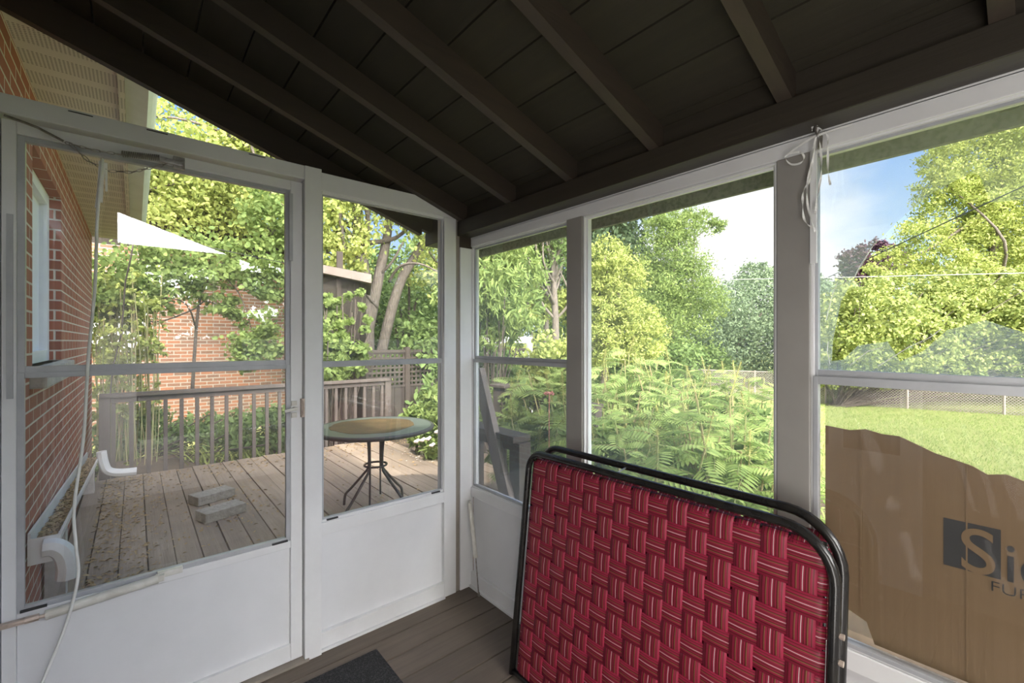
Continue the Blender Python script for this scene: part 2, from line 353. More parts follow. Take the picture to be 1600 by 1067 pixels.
# ================================================================ roof
SL = -.33
def rz(x, off=0): return 2.070 + off + SL*(x+.10)      # underside of rafters at x
RH = .092
b = MB(); nx = math.sqrt(1+SL*SL)
x = .34; k = 0
while x > -2.05:
    w = .150; x0 = x-w+.006; x1 = x
    for (yy0, yy1) in ((-3.25, .34),):
        b.add([(x0,yy0,rz(x0,RH)),(x1,yy0,rz(x1,RH)),(x1,yy1,rz(x1,RH)),(x0,yy1,rz(x0,RH)),
               (x0,yy0,rz(x0,RH+.018)),(x1,yy0,rz(x1,RH+.018)),(x1,yy1,rz(x1,RH+.018)),(x0,yy1,rz(x0,RH+.018))],
              [(0,3,2,1),(4,5,6,7),(0,1,5,4),(1,2,6,5),(2,3,7,6),(3,0,4,7)])
    x -= w
ceil = struct(b.build('ceiling', M['roofboard']))
b = MB(); xa, xb = -2.05, .36
b.add([(xa,-3.27,rz(xa,RH+.0185)),(xb,-3.27,rz(xb,RH+.0185)),(xb,.36,rz(xb,RH+.0185)),(xa,.36,rz(xa,RH+.0185)),
       (xa,-3.27,rz(xa,RH+.05)),(xb,-3.27,rz(xb,RH+.05)),(xb,.36,rz(xb,RH+.05)),(xa,.36,rz(xa,RH+.05))],
      [(0,3,2,1),(4,5,6,7),(0,1,5,4),(1,2,6,5),(2,3,7,6),(3,0,4,7)])
b.build('roof_shingles', M['shingle'], ceil)
def rafter_mesh(y0, w, xe, low=0, name='rafter', m='brown_x', tail=.30):
    b = MB(); xs = -1.98
    pts = [(xs, y0, rz(xs, low)), (xe, y0, rz(xe, low)), (tail, y0, rz(tail, RH-.012)), (tail, y0, rz(tail, RH-.0005)), (xs, y0, rz(xs, RH-.0005))]
    b.prism(pts, (0, -w, 0)); return b.build(name, M[m], ceil)
ra = None
for yy in (-.037, -.450, -.843, -1.239, -1.647, -2.053, -2.46, -2.87):
    rafter_mesh(yy, .038, -.09)
b = MB()   # barge rafter outside the door wall
pts = [(-1.98, .30, rz(-1.98, -.035)), (-.15, .30, rz(-.15, -.035)), (-.15, .30, rz(-.15, .0)), (.33, .30, rz(.33, RH-.04)), (.33, .30, rz(.33, RH-.0005)), (-1.98, .30, rz(-1.98, RH-.0005))]
b.prism(pts, (0, .04, 0)); b.build('barge_board', M['brown_x'], ceil)
# eaves beam over the garden wall
b = MB(); b.box(-.105, .05, -3.2, .34, 1.992, 2.072); b.build('eaves_beam', M['brown_y'], ceil, bevel=.003)
b = MB(); b.box(-.075, .03, -3.2, .33, 2.072, 2.150); b.build('blocking_board', M['brown_y'], ceil)
b = MB(); b.box(.305, .325, -3.25, .34, 1.975, 2.035); b.build('fascia', M['flash'], ceil)

b = MB(); b.prism([(.055, -3.2, rz(.055, RH-.004)), (.303, -3.2, rz(.303, RH-.004)), (.303, -3.2, rz(.303, RH-.001)), (.055, -3.2, rz(.055, RH-.001))], (0, 3.5, 0)); b.build('eaves_flashing', M['flash'], ceil)
# ================================================================ door wall (left in the photo, plane y = 0)
def frame_ring(b, ax, c0, c1, u0, u1, z0, z1, w, wt=None, wb=None):
    """rectangular ring in the wall plane; ax 'x' => runs along x, thickness in y c0..c1"""
    wt = w if wt is None else wt; wb = w if wb is None else wb
    for (a, bb, c, d) in ((u0, u0+w, z0, z1), (u1-w, u1, z0, z1), (u0+w, u1-w, z1-wt, z1), (u0+w, u1-w, z0, z0+wb)):
        if ax == 'x': b.box(a, bb, c0, c1, c, d)
        else: b.box(c0, c1, a, bb, c, d)
    return b
wl = MB()
wl.box(-1.86, -1.802, -.05, .04, 0, 2.17)                    # hinge jamb
wl.box(-1.802, -.917, -.05, .04, 2.110, 2.170)              # header
wl.box(-.917, -.846, -.055, .045, -.0, 2.170)               # mullion between door and window
wl.box(-.846, -.002, -.03, .04, 2.082, 2.165)               # window header
wl.box(-.195, -.118, -.030, .04, 0.0, 2.082)                # stile
wl.box(-.846, -.195, -.030, .04, .520, .577)                # sill rail
wl.box(-.846, -.195, -.030, .04, .0, .079)                  # bottom rail
wl.box(-.090, -.002, -.030, .05, 0, 1.93)                   # corner post
wl.box(-.846, -.195, -.045, -.030, .0, .012)
wall_left = struct(wl.build('wall_left', M['white'], bevel=.003))
b = MB(); b.box(-.118, -.090, -.022, .035, 0, 2.082); b.build('corner_strip', M['taupe'], wall_left)
b = MB(); b.box(-.090, -.002, -.028, .05, 1.93, 1.992); b.build('post_cap', M['brown_x'], wall_left)
b = MB(); b.box(-.846, -.195, -.005, .02, .079, .520); b.build('kick_panel', M['panel'], wall_left)
b = MB(); b.box(-1.86, -.90, -.06, .09, -.03, .012); b.build('threshold', M['taupe'], wall_left)
b = MB(); b.box(-1.86, -1.835, -.02, .01, 2.17, 2.62); b.build('transom_stud', M['white'], wall_left)
for zx in ((-1.62), (-1.42), (-1.1)):
    b = MB(); b.box(zx-.03, zx+.03, -.0525, -.05, 2.160, 2.163); b.build('slot', M['line'], wall_left)
# window beside the door
w1 = struct(empty('window_1', (-.52, 0, .58)))
b = MB(); frame_ring(b, 'x', -.022, .012, -.846, -.186, .577, 2.083, .012); b.build('window_frame', M['white'], w1, bevel=.002)
b = MB(); frame_ring(b, 'x', -.012, .0, -.836, -.196, 1.300, 2.075, .009); b.build('upper_sash', M['alu'], w1)
b = MB(); frame_ring(b, 'x', -.016, -.004, -.836, -.196, .585, 1.302, .010, wt=.020); b.build('lower_sash', M['alu'], w1)
b = MB(); b.box(-.828, -.204, -.004, -.001, 1.30, 2.07); b.build('pane', M['glassdoor'], w1)
b = MB(); b.box(-.828, -.204, -.010, -.007, .59, 1.29); b.build('pane', M['glassdoor'], w1)
b = MB(); b.box(-.195, -.182, -.032, -.022, 1.45, 2.06); b.build('sash_stop', M['white'], w1)
for xx in (-.815, -.27):
    b = MB(); b.box(xx, xx+.05, -.030, -.020, .583, .589); b.build('latch', M['line'], w1)
# door
dr = struct(empty('door_1', (-1.36, 0, 0)))
b = MB()
b.box(-1.800, -1.768, -.030, .012, .015, 2.098); b.box(-.968, -.920, -.030, .012, .015, 2.098)
b.box(-1.768, -.968, -.030, .012, 2.058, 2.098); b.box(-1.768, -.968, -.030, .012, .505, .536); b.box(-1.768, -.968, -.030, .012, .015, .085)
b.build('door_frame', M['white'], dr, bevel=.003)
b = MB(); b.box(-1.768, -.968, -.012, .006, .085, .505); b.build('door_panel', M['panel'], dr)
b = MB(); frame_ring(b, 'x', -.020, .004, -1.768, -.968, 1.298, 2.058, .018, wt=.016, wb=.022); b.build('upper_sash', M['alu'], dr, bevel=.0015)
b = MB(); frame_ring(b, 'x', -.026, -.006, -1.768, -.968, .536, 1.300, .017, wt=.018); b.build('lower_sash', M['alu'], dr, bevel=.0015)
b = MB(); b.box(-1.752, -.984, -.009, -.006, 1.31, 2.046); b.build('pane', M['glassdoor'], dr)
b = MB(); b.box(-1.752, -.984, -.016, -.013, .55, 1.286); b.build('pane', M['glassdoor'], dr)
for (xx, z0, z1) in ((-1.788, 1.22, 1.80), (-.975, 1.75, 2.04)):
    b = MB(); b.box(xx, xx+.014, -.038, -.028, z0, z1); b.build('sash_stop', M['alu'], dr)
for xx in (-1.760, -1.04):
    b = MB(); b.box(xx, xx+.06, -.034, -.026, .537, .544); b.build('latch', M['line'], dr)
h = MB(); h.box(-.966, -.945, -.040, -.030, 1.070, 1.090); h.box(-.966, -.945, -.040, -.030, 1.122, 1.142); h.tube([(-.956, -.036, 1.11), (-.956, -.062, 1.11)], .008)
hd = h.build('door_handle', M['oldwhite'], dr, smooth=False)
h = MB(); h.beam((-.948, -.062, 1.112), (-1.000, -.066, 1.104), .010, .012); h.build('lever', M['oldwhite'], hd, bevel=.002)
h = MB(); h.tube([(-.925, -.055, 1.085), (-.925, -.060, 1.08), (-.922, -.062, 1.11), (-.925, -.060, 1.145), (-.925, -.055, 1.14)], .0035); h.box(-.930, -.918, -.056, -.03, 1.07, 1.15); h.build('strike_plate', M['brass'], hd)
# storm chain and spring at the head of the door
sc = MB()
sc.tube([(-1.790, -.052, 2.10), (-1.72, -.06, 2.082), (-1.660, -.06, 2.055)], .004)
P0, P1 = Vector((-1.655, -.06, 2.052)), Vector((-1.517, -.06, 2.050))
def chain(b, pts, link=.016, r=.0014):
    tot = []; P = [Vector(p) for p in pts]
    for a, c in zip(P, P[1:]):
        n = max(1, int((c-a).length/link))
        for q in range(n): tot.append((a.lerp(c, q/n), a.lerp(c, (q+1)/n)))
    for q, (a, c) in enumerate(tot):
        d = (c-a); m = (a+c)/2; u = Vector((0, 1, 0)) if q % 2 else d.normalized().cross(Vector((0, 1, 0)))
        b.tube([m+d*.62*math.cos(t)+u*.0045*math.sin(t) for t in np.linspace(0, 2*math.pi, 9)[:-1]], r, 5, closed=True)
chain(sc, [P0, (-1.59, -.06, 2.045), P1])
chain(sc, [(-1.645, -.06, 2.05), (-1.60, -.06, 2.005), (-1.55, -.06, 1.985), (-1.49, -.06, 1.995), (-1.42, -.06, 2.035), (-1.385, -.06, 2.055)])
cc = thing('storm_chain', (-1.79, -.055, 2.10), 'safety chain and rod strung across the head of the glazed door', 'chain')
sc.build('chain', M['spring'], cc)
sp = MB(); n = 18; L0, L1 = Vector((-1.517, -.062, 2.052)), Vector((-1.412, -.062, 2.066))
sp.tube([L0.lerp(L1, t)+Vector((0, math.cos(t*n*2*math.pi)*.010, math.sin(t*n*2*math.pi)*.010)) for t in np.linspace(0, 1, n*9)], .0017, 5)
sp.build('coil_spring', M['spring'], cc, smooth=True)
sp = MB(); sp.box(-1.415, -1.345, -.068, -.052, 2.052, 2.070); sp.box(-1.375, -1.340, -.064, -.050, 2.040, 2.085); sp.build('bracket', M['spring'], cc, bevel=.002)
# pneumatic closer on the door
cl = MB(); cl.tube([(-1.700, -.062, .522), (-1.418, -.062, .541)], .0155, 16)
dc = thing('door_closer', (-1.70, -.062, .52), 'cream pneumatic closer tube fixed across the kick panel of the glazed door', 'door closer')
cl.build('cylinder', M['oldwhite'], dc, smooth=False)
cl = MB(); cl.box(-1.420, -1.345, -.050, -.030, .535, .556); cl.box(-1.425, -1.40, -.068, -.04, .53, .552); cl.build('bracket', M['oldwhite'], dc, bevel=.002)
cl = MB(); cl.tube([(-1.80, -.060, .523), (-1.700, -.062, .522)], .006); cl.tube([(-1.745, -.062, .523), (-1.715, -.062, .523)], .011); cl.box(-1.90+.045, -1.74, -.066, -.050, .515, .529); cl.build('rod', M['brass'], dc)
# spare closer leaning in the corner
dc2 = thing('door_closer', (-.034, -.14, 0), 'loose white closer tube leaning in the corner with its rod on the floor', 'door closer')
a, c, d_ = Vector((-.046, -.060, .49)), Vector((-.046, -.117, .205)), Vector((-.046, -.146, .004))
cl = MB(); cl.tube([a, c], .0125, 16); cl.tube([a+(a-c)*.05, a], .007, 10); cl.build('cylinder', M['oldwhite'], dc2)
cl = MB(); cl.tube([c, d_], .0035, 8); cl.tube([d_+Vector((0, 0, .02)), d_], .006, 8); cl.build('rod', M['spring'], dc2)
# hanging white cord
cb_ = [(-1.566,-.07,2.02),(-1.578,-.08,1.816),(-1.584,-.082,1.579),(-1.600,-.08,1.344),(-1.611,-.08,1.09),(-1.633,-.085,.862),(-1.629,-.088,.735),(-1.624,-.088,.629),(-1.65,-.09,.492),(-1.700,-.10,.34),(-1.75,-.11,.20),(-1.77,-.12,.02)]
def spline(P, n=8):
    P = [Vector(p) for p in P]; o = []
    for i in range(len(P)-1):
        p0 = P[max(i-1, 0)]; p1 = P[i]; p2 = P[i+1]; p3 = P[min(i+2, len(P)-1)]
        for k in range(n):
            t = k/n; o.append(.5*((2*p1)+(-p0+p2)*t+(2*p0-5*p1+4*p2-p3)*t*t+(-p0+3*p1-3*p2+p3)*t**3))
    o.append(P[-1]); return o
b = MB(); b.tube(spline(cb_), .0045, 8); co = b.build('white_cable', M['cord'], smooth=True)
tag(co, 'long white cord hanging from the door chain down across the door glass', 'cord')
b = MB()
for k in range(5):
    b.beam((-1.572+.004*k, -.07+.002*k, 2.01), (-1.580+.006*k-.008*(k % 2), -.072, 1.83+.02*k), .006, .0012, up=(0, 1, 0))
b.build('plastic_wrap', M['cord'], co)

# ================================================================ garden wall (right in the photo, plane x = 0)
wr = MB(); xi, xo = -.018, .045
wr.box(xi, xo, -3.15, -.030, 1.940, 1.990)        # head
for (a, c) in ((-.030, -.772), (-.860, -1.618), (-1.704, -2.58), (-2.66, -3.08)):
    wr.box(xi, xo, c, a, .515, .570)
    wr.box(xi, xo, c, a, .0, .085)
wall_right = struct(wr.build('wall_right', M['white'], bevel=.003))
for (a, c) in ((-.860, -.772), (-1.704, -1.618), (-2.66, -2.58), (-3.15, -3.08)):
    b = MB(); b.box(xi-.004, xo, a, c, 0.0, 1.94); b.build('post', M['shadepost'], wall_right, bevel=.003)
b = MB(); b.box(-.030, xi, -3.1, -.03, 0, .012); b.box(xi, -.006, -3.1, -.03, 1.985, 1.993); b.build('bead', M['white'], wall_right)
for (a, c) in ((-.030, -.772), (-.860, -1.618), (-1.704, -2.58), (-2.66, -3.08)):
    b = MB(); b.box(.002, .025, c, a, .085, .515); b.build('kick_panel', M['panel'], wall_right)
def win_b(n, y0, y1, midrail=True, gm='glass'):
    o = struct(empty('window_%d' % n, (0, (y0+y1)/2, .57)))
    b = MB(); frame_ring(b, 'y', -.010, .035, y1, y0, .570, 1.940, .006); b.build('window_frame', M['white'], o)
    return o
w2 = win_b(2, -.030, -.772)
b = MB(); frame_ring(b, 'y', .004, .016, -.766, -.036, 1.298, 1.934, .010, wb=.02); b.build('upper_sash', M['alu'], w2)
b = MB(); frame_ring(b, 'y', -.006, .008, -.766, -.036, .576, 1.300, .010, wt=.018); b.build('lower_sash', M['alu'], w2)
b = MB(); b.box(.009, .012, -.756, -.046, 1.31, 1.928); b.build('pane', M['glassmid'], w2)
b = MB(); b.box(0, .003, -.756, -.046, .585, 1.285); b.build('pane', M['glassmid'], w2)
b = MB(); b.box(.022, .0225, -.76, -.04, .58, 1.29); b.build('insect_screen', M['screen'], w2)
w3 = win_b(3, -.860, -1.618)
b = MB(); frame_ring(b, 'y', -.014, .014, -1.616, -.862, .572, 1.938, .006); frame_ring(b, 'y', .0, .010, -1.610, -.868, .578, 1.932, .008); b.build('sash', M['white'], w3, bevel=.0015)
b = MB(); b.box(.004, .007, -1.602, -.876, .586, 1.924); b.build('pane', M['glassmid'], w3)
# broken window with plastic film
w4 = win_b(4, -1.704, -2.58)
b = MB(); frame_ring(b, 'y', .000, .020, -2.574, -1.710, 1.300, 1.934, .008, wb=.020); b.build('upper_sash', M['alu'], w4, bevel=.001)
b = MB(); frame_ring(b, 'y', -.016, .006, -2.574, -1.710, .576, 1.302, .012, wt=.022); b.build('lower_sash', M['alu'], w4, bevel=.001)
b = MB(); b.box(-.030, -.020, -1.722, -1.706, 1.62, 1.936); b.build('sash_stop', M['white'], w4, bevel=.001)
def plate_hole(name, m, parent, x, outer, holes, th=.003):
    bm = bmesh.new(); es = []
    for loop in [outer]+holes:
        vs = [bm.verts.new((x, p[0], p[1])) for p in loop]
        for i in range(len(vs)): es.append(bm.edges.new((vs[i], vs[(i+1) % len(vs)])))
    bmesh.ops.triangle_fill(bm, use_beauty=True, use_dissolve=False, edges=es)
    r = bmesh.ops.extrude_face_region(bm, geom=bm.faces[:]); bmesh.ops.translate(bm, verts=[v for v in r['geom'] if isinstance(v, bmesh.types.BMVert)], vec=(th, 0, 0))
    me = D.meshes.new(name); bm.to_mesh(me); bm.free(); me.materials.append(m)
    o = D.objects.new(name, me); COL.objects.link(o)
    if parent: o.parent = parent; o.location = -Vector(parent.location)
    return o
hole = [(-1.7477,1.345),(-1.750,1.40),(-1.769,1.512),(-1.815,1.603),(-1.838,1.651),(-1.888,1.708),(-1.953,1.765),(-2.019,1.796),(-2.034,1.786),(-2.052,1.718),(-2.102,1.713),(-2.22,1.74),(-2.34,1.66),(-2.36,1.52),(-2.25,1.42),(-2.14,1.445),(-2.102,1.419),(-2.044,1.449),(-1.981,1.428),(-1.936,1.375),(-1.894,1.349),(-1.869,1.400),(-1.808,1.39),(-1.775,1.35)]
plate_hole('broken_pane', M['glasshaze'], w4, .009, [(-1.716,1.312),(-2.568,1.312),(-2.568,1.930),(-1.716,1.930)], [hole])
b = MB(); b.box(-.006, -.003, -2.568, -1.718, .585, 1.285); b.build('pane', M['glass'], w4)
b = MB(); b.box(.066, .0665, -2.568, -1.718, .58, 1.30); b.build('insect_screen', M['screen'], w4)
# crack lines in the glass
b = MB()
for pts in ([(-1.838,1.651),(-1.81,1.60),(-1.80,1.575)], [(-1.745,1.335),(-1.738,1.37),(-1.74,1.40)], [(-1.79,1.335),(-1.83,1.375),(-1.86,1.385)], [(-1.85,1.335),(-1.91,1.385),(-1.95,1.41),(-1.97,1.43)], [(-1.735,1.46),(-1.750,1.53),(-1.762,1.565)]):
    b.tube([(.0075, p[0], p[1]) for p in pts], .0009, 5)
b.build('crack', M['cord'], w4)
w5 = win_b(5, -2.66, -3.08)
b = MB(); b.box(.004, .007, -3.07, -2.67, .58, 1.93); b.build('pane', M['glassmid'], w5)

# clear plastic film, torn and wrinkled, hanging behind the lower sash
ny, nz_ = 60, 46; V = []; F = []
for j in range(nz_):
    for i in range(ny):
        u = i/(ny-1); v = j/(nz_-1); yy = -1.735-.82*u
        top = 1.215 - .028*math.sin(u*9) - .22*max(0, min(1, (u-.30)/.45)) + .012*math.sin(u*41)
        zz = .60+(top-.60)*v
        xx = .030+.006*math.sin(u*23+v*5)+.005*math.sin(v*19-u*7)+.004*math.sin(u*61+v*13)*v
        V.append((xx, yy, zz))
for j in range(nz_-1):
    for i in range(ny-1): a = j*ny+i; F.append((a, a+1, a+ny+1, a+ny))
pf = npmesh('plastic_film', V, F, M['film']); tag(pf, 'crumpled clear plastic film over the top edge of the brown cardboard', 'plastic sheet')

# cardboard sheet pushed up outside the lower sash
top = [(-1.722,1.155),(-1.78,1.150),(-1.815,1.158),(-1.85,1.150),(-1.885,1.150),(-1.93,1.130),(-1.955,1.118),(-1.985,1.110),(-2.02,1.100),(-2.045,1.085),(-2.075,1.092),(-2.11,1.080),(-2.2,1.09),(-2.3,1.07),(-2.56,1.08)]
bot = [(-2.56,.578),(-1.835,.575),(-1.825,.605),(-1.818,.628),(-1.775,.645),(-1.722,.66)]
ct = thing('cardboard_sheet', (.05, -2.14, .575), 'large brown printed cardboard sheet standing behind the broken window', 'cardboard')
plate_hole('sheet', M['card'], ct, .052, top+bot, [], .005)
b = MB(); b.box(.0505, .0520, -1.809, -1.803, .66, 1.15); b.box(.0505, .0520, -2.012, -2.009, .58, 1.098); b.build('fold_crease', M['card'], ct)
def text(body, size, y, z, m, name, parent, x=.0515, ext=.0004, sx=1.0, shear=0):
    cu = D.curves.new(name, 'FONT'); cu.body = body; cu.size = size; cu.extrude = ext; cu.shear = shear; cu.offset = .0006 if size > .1 else -.0004
    o = D.objects.new(name, cu); COL.objects.link(o)
    mw = Matrix(((0, 0, -1, x), (-sx, 0, 0, y), (0, 1, 0, z), (0, 0, 0, 1)))
    bpy.context.view_layer.update(); dg = bpy.context.evaluated_depsgraph_get()
    me = D.meshes.new_from_object(o.evaluated_get(dg)); D.objects.remove(o); me.transform(mw); me.name = name
    me.materials.clear(); me.materials.append(m)
    q = D.objects.new(name, me); COL.objects.link(q)
    if parent: q.parent = parent; q.location = -Vector(parent.location)
    return q
b = MB(); b.box(.0508, .0516, -2.066, -1.970, .846, .962); b.build('logo_square', M['ink'], ct)
text('S', .150, -1.996, .848, M['card'], 'logo_letter', ct, x=.0500, sx=.95)
text('ie', .128, -2.070, .848, M['ink'], 'logo_lettering', ct, x=.0505, sx=.80)
text('FURNITURE', .034, -2.048, .815, M['ink'], 'small_lettering', ct, x=.0505, sx=1.1)

# ribbon ties on a hook over the window post
rb = thing('ribbon_tie', (-.06, -1.731, 1.99), 'white plastic ribbon knotted on a hook above the window post', 'ribbon')
b = MB(); b.tube([(-.060, -1.729, 2.0), (-.060, -1.729, 1.975), (-.066, -1.733, 1.96), (-.06, -1.737, 1.975)], .003, 6); b.tube([(-.045, -1.735, 1.965), (-.05, -1.735, 1.93)], .006, 6); b.build('hook', M['spring'], rb)
def ribbon(pts, w=.0028): 
    P = spline(pts, 7); b = MB(); V = []; F = []
    for i, p in enumerate(P):
        t = i*.35; o = Vector((math.sin(t)*w, math.cos(t)*w, 0)); 
        d = (P[min(i+1, len(P)-1)]-P[max(i-1, 0)]).normalized()
        if abs(d.z) < .6: o = Vector((0, 0, w))
        V += [p-o, p+o, p+o+Vector((.0007, 0, 0)), p-o+Vector((.0007, 0, 0))]
    for i in range(len(P)-1):
        for k in range(4): F.append((4*i+k, 4*i+(k+1) % 4, 4*i+4+(k+1) % 4, 4*i+4+k))
    b.add(V, F); b.build('ribbon', M['cord'], rb)
X = -.052
for pts in ([(-1.733,1.985),(-1.728,1.95),(-1.715,1.88),(-1.708,1.82),(-1.712,1.76),(-1.728,1.70)],
            [(-1.733,1.980),(-1.740,1.92),(-1.742,1.86),(-1.733,1.80),(-1.728,1.75)],
            [(-1.733,1.985),(-1.755,1.958),(-1.756,1.92),(-1.757,1.86),(-1.762,1.82)],
            [(-1.730,1.965),(-1.70,1.955),(-1.660,1.935),(-1.655,1.925),(-1.668,1.905),(-1.692,1.900),(-1.70,1.915),(-1.69,1.932),(-1.665,1.935)],
            [(-1.730,1.96),(-1.722,1.90),(-1.715,1.85),(-1.70,1.82),(-1.697,1.79),(-1.700,1.745),(-1.712,1.722),(-1.725,1.715)],
            [(-1.733,1.962),(-1.76,1.965),(-1.81,1.965)],
            [(-1.731,1.99),(-1.722,1.996),(-1.720,1.98)]):
    ribbon([(X+.004*random.random()-.01, y, z) for y, z in pts])

# ================================================================ folding cot leaning by the garden wall
cot = thing('folding_cot', (-.22, -1.25, 0), 'folded camp bed with crimson woven webbing on a black tube frame', 'folding bed')
def lean(y, z, off=0.0): return Vector((-.285 + .105*z/.93 + off, y, z))
def u_frame(y0, y1, z0, z1, rl, rr, off):
    pts = []
    def arc(cy, cz, r, a0, a1):
        for t in np.linspace(a0, a1, 9): pts.append(lean(cy+r*math.cos(t), cz+r*math.sin(t), off))
    arc(y0-.04, z0+.04, .04, -math.pi/2, 0) if False else None
    pts.append(lean(y0, z0, off)); pts.append(lean(y0, (z0+z1)/2, off))
    arc(y0-rl, z1-rl, rl, 0, math.pi/2)
    pts.append(lean((y0+y1)/2, z1, off))
    arc(y1+rr, z1-rr, rr, math.pi/2, math.pi)
    pts.append(lean(y1, (z0+z1)/2, off)); pts.append(lean(y1, z0, off))
    return pts
b = MB(); b.tube(u_frame(-.705, -1.805, .016, .925, .07, .12, 0), .0135, 14); b.tube([lean(-.705, .03), lean(-1.805, .03)], .012, 12); b.build('front_frame', M['black'], cot, smooth=True)
b = MB(); b.tube(u_frame(-.735, -1.806, .016, .945, .075, .13, .060), .0135, 14); b.tube([lean(-.735, .03, .06), lean(-1.806, .03, .06)], .012, 12); b.build('back_frame', M['black'], cot, smooth=True)
for yy in (-1.16, ):
    b = MB(); b.tube([lean(yy, .935, 0), lean(yy, .945, .06)], .003, 8); b.build('bolt', M['spring'], cot)
for zz in (.70, .64):
    b = MB(); b.tube([lean(-1.812, zz, .0), lean(-1.826, zz, .0)], .007, 10); b.build('bolt', M['brass'], cot)
# two layers of woven straps
def strap(pts_fn, n, width, wdir, m, parent, name, nrm):
    V = []; F = []; UVs = []
    for i in range(n+1):
        p = pts_fn(i/n)
        for k, s in enumerate((-.5, -.25, 0, .25, .5)):
            V.append(tuple(p+wdir*(s*width)))
    for i in range(n):
        for k in range(4): F.append((5*i+k, 5*i+k+1, 5*i+k+6, 5*i+k+5))
    me = D.meshes.new(name); me.from_pydata([tuple(Vector(v)-parent.location) for v in V], [], F); uvl = me.uv_layers.new(name='UVMap')
    for li, lp in enumerate(me.loops):
        k = lp.vertex_index % 5; uvl.data[li].uv = (k/4, (lp.vertex_index//5)/n)
    me.materials.append(m); me.polygons.foreach_set('use_smooth', [True]*len(me.polygons))
    o = D.objects.new(name, me); COL.objects.link(o); o.parent = parent
    sm = o.modifiers.new('thick', 'SOLIDIFY'); sm.thickness = .0012
    return o
NV, NH = 15, 14
Y0, Y1, Z0, Z1 = -.742, -1.772, .045, .893
pv = (Y0-Y1)/NV; ph = (Z1-Z0)/NH
def webbing(off, sgn, seed, NHs=range(NH)):
    rr = random.Random(seed)
    Yd = Vector((0, 1, 0)); Zd = (lean(0, 1)-lean(0, 0)).normalized(); Nn = Zd.cross(Yd).normalized()
    if Nn.x > 0: Nn = -Nn      # towards the room
    for i in range(NV):
        jit = rr.uniform(-.004, .004); yc = Y0-(i+.5)*pv+jit
        tw = rr.uniform(-.003, .003)
        def fn(t, i=i, yc=yc, tw=tw):
            z = Z0-.01+(Z1-Z0+.022)*t; c = (z-Z0)/ph
            a = .0024*math.cos(math.pi*(c-.5))*(1 if i % 2 == 0 else -1)
            if t > .97: a = .003-.016*((t-.97)/.03)**2
            return lean(yc+tw*t, z, off)+Nn*(a*sgn+.002)
        strap(fn, NH*6, pv*.95+rr.uniform(-.004, .001), Yd, M['strap'], cot, 'webbing_strap', Nn)
    for j in NHs:
        jit = rr.uniform(-.003, .003); zc = Z0+(j+.5)*ph+jit; sag = rr.uniform(0, .007)
        def fn(t, j=j, zc=zc, sag=sag):
            y = Y0+.014-(Y0-Y1+.030)*t; c = (Y0-y)/pv
            a = -.0024*math.cos(math.pi*(c-.5))*(1 if j % 2 == 0 else -1)
            if t < .01 or t > .99: a = -.008
            return lean(y, zc-sag*math.sin(math.pi*t), off)+Nn*(a*sgn+.002)
        strap(fn, NV*6, ph*.95+rr.uniform(-.003, .001), Zd, M['strap'], cot, 'webbing_strap', Nn)
webbing(0, 1, 3)
webbing(.055, 1, 5, range(10, NH))
b = MB(); b.tube([lean(Y0+.012, Z1+.004, .009), lean(Y1-.012, Z1+.004, .009)], .005, 8)
b.tube([lean(Y1-.012, Z1, .008), lean(Y1-.012, Z0, .008)], .004, 8); b.tube([lean(Y0+.012, Z1, .008), lean(Y0+.012, Z0, .008)], .004, 8)
b.build('webbing_rod', M['black'], cot)

# ================================================================ doormat
b = MB(); b.box(-1.50, -.648, -.78, -.186, 0.0, .008)
tag(b.build('doormat', M['mat'], bevel=.002), 'flat charcoal carpet doormat on the brown floorboards', 'doormat')

# ================================================================ back wall and house door (seen in the reflections)
bw = MB(); ya, yb = -3.20, -3.12
for (a, c, zt) in ((-1.86, -1.47, 2.13), (-.87, -.67, 2.13), (-.15, .03, 2.06)): bw.box(a, c, ya, yb, 0, zt)
for (a, c) in ((-1.47, -.87), (-.67, -.15)): bw.box(a, c, ya, yb, 0, .48)
bw.box(-1.86, -.67, ya, yb, 2.13, 2.27); bw.box(-.67, -.15, ya, yb, 2.06, 2.12)
wbk = struct(bw.build('wall_back', M['white'], bevel=.002))
b = MB(); b.box(-1.86, -1.60, ya, yb, 2.27, rz(-1.6, .08)); b.prism([(-1.98, ya, rz(-1.98, -.01)), (-.40, ya, rz(-.40, -.01)), (-.40, ya, rz(-.40, RH-.002)), (-1.98, ya, rz(-1.98, RH-.002))], (0, .05, 0)); b.build('gable_board', M['brown_x'], wbk)
for n, (a, c, zt) in ((6, (-1.47, -.87, 2.13)), (7, (-.67, -.15, 2.06))):
    o = struct(empty('window_%d' % n, ((a+c)/2, -3.16, .48)))
    b = MB(); frame_ring(b, 'x', -3.18, -3.14, a, c, .48, zt, .02); b.build('window_frame', M['white'], o)
    b = MB(); b.box(a+.02, c-.02, -3.162, -3.158, .50, zt-.02); b.build('pane', M['glassmid'], o)
d2 = struct(empty('door_2', (-1.84, -1.32, 0)))
b = MB(); b.box(-1.860, -1.850, -3.12, -.06, 0, 2.6); struct(b.build('wall_house', M['taupe']))
b = MB(); frame_ring(b, 'y', -1.850, -1.81, -1.72, -.92, .0, 2.08, .09, wb=.75)
b.box(-1.85, -1.815, -1.36, -1.29, .75, 1.99); b.build('door_leaf', M['white'], d2, bevel=.003)
b = MB(); b.box(-1.845, -1.842, -1.63, -1.01, .75, 1.99); b.build('pane', M['ink'], d2)
b = MB(); b.tube([(-1.81, -1.67, 1.0), (-1.77, -1.67, 1.0)], .01); b.tube([(-1.77, -1.67, 1.0), (-1.77, -1.58, 1.0)], .009); b.build('door_handle', M['brass'], d2)

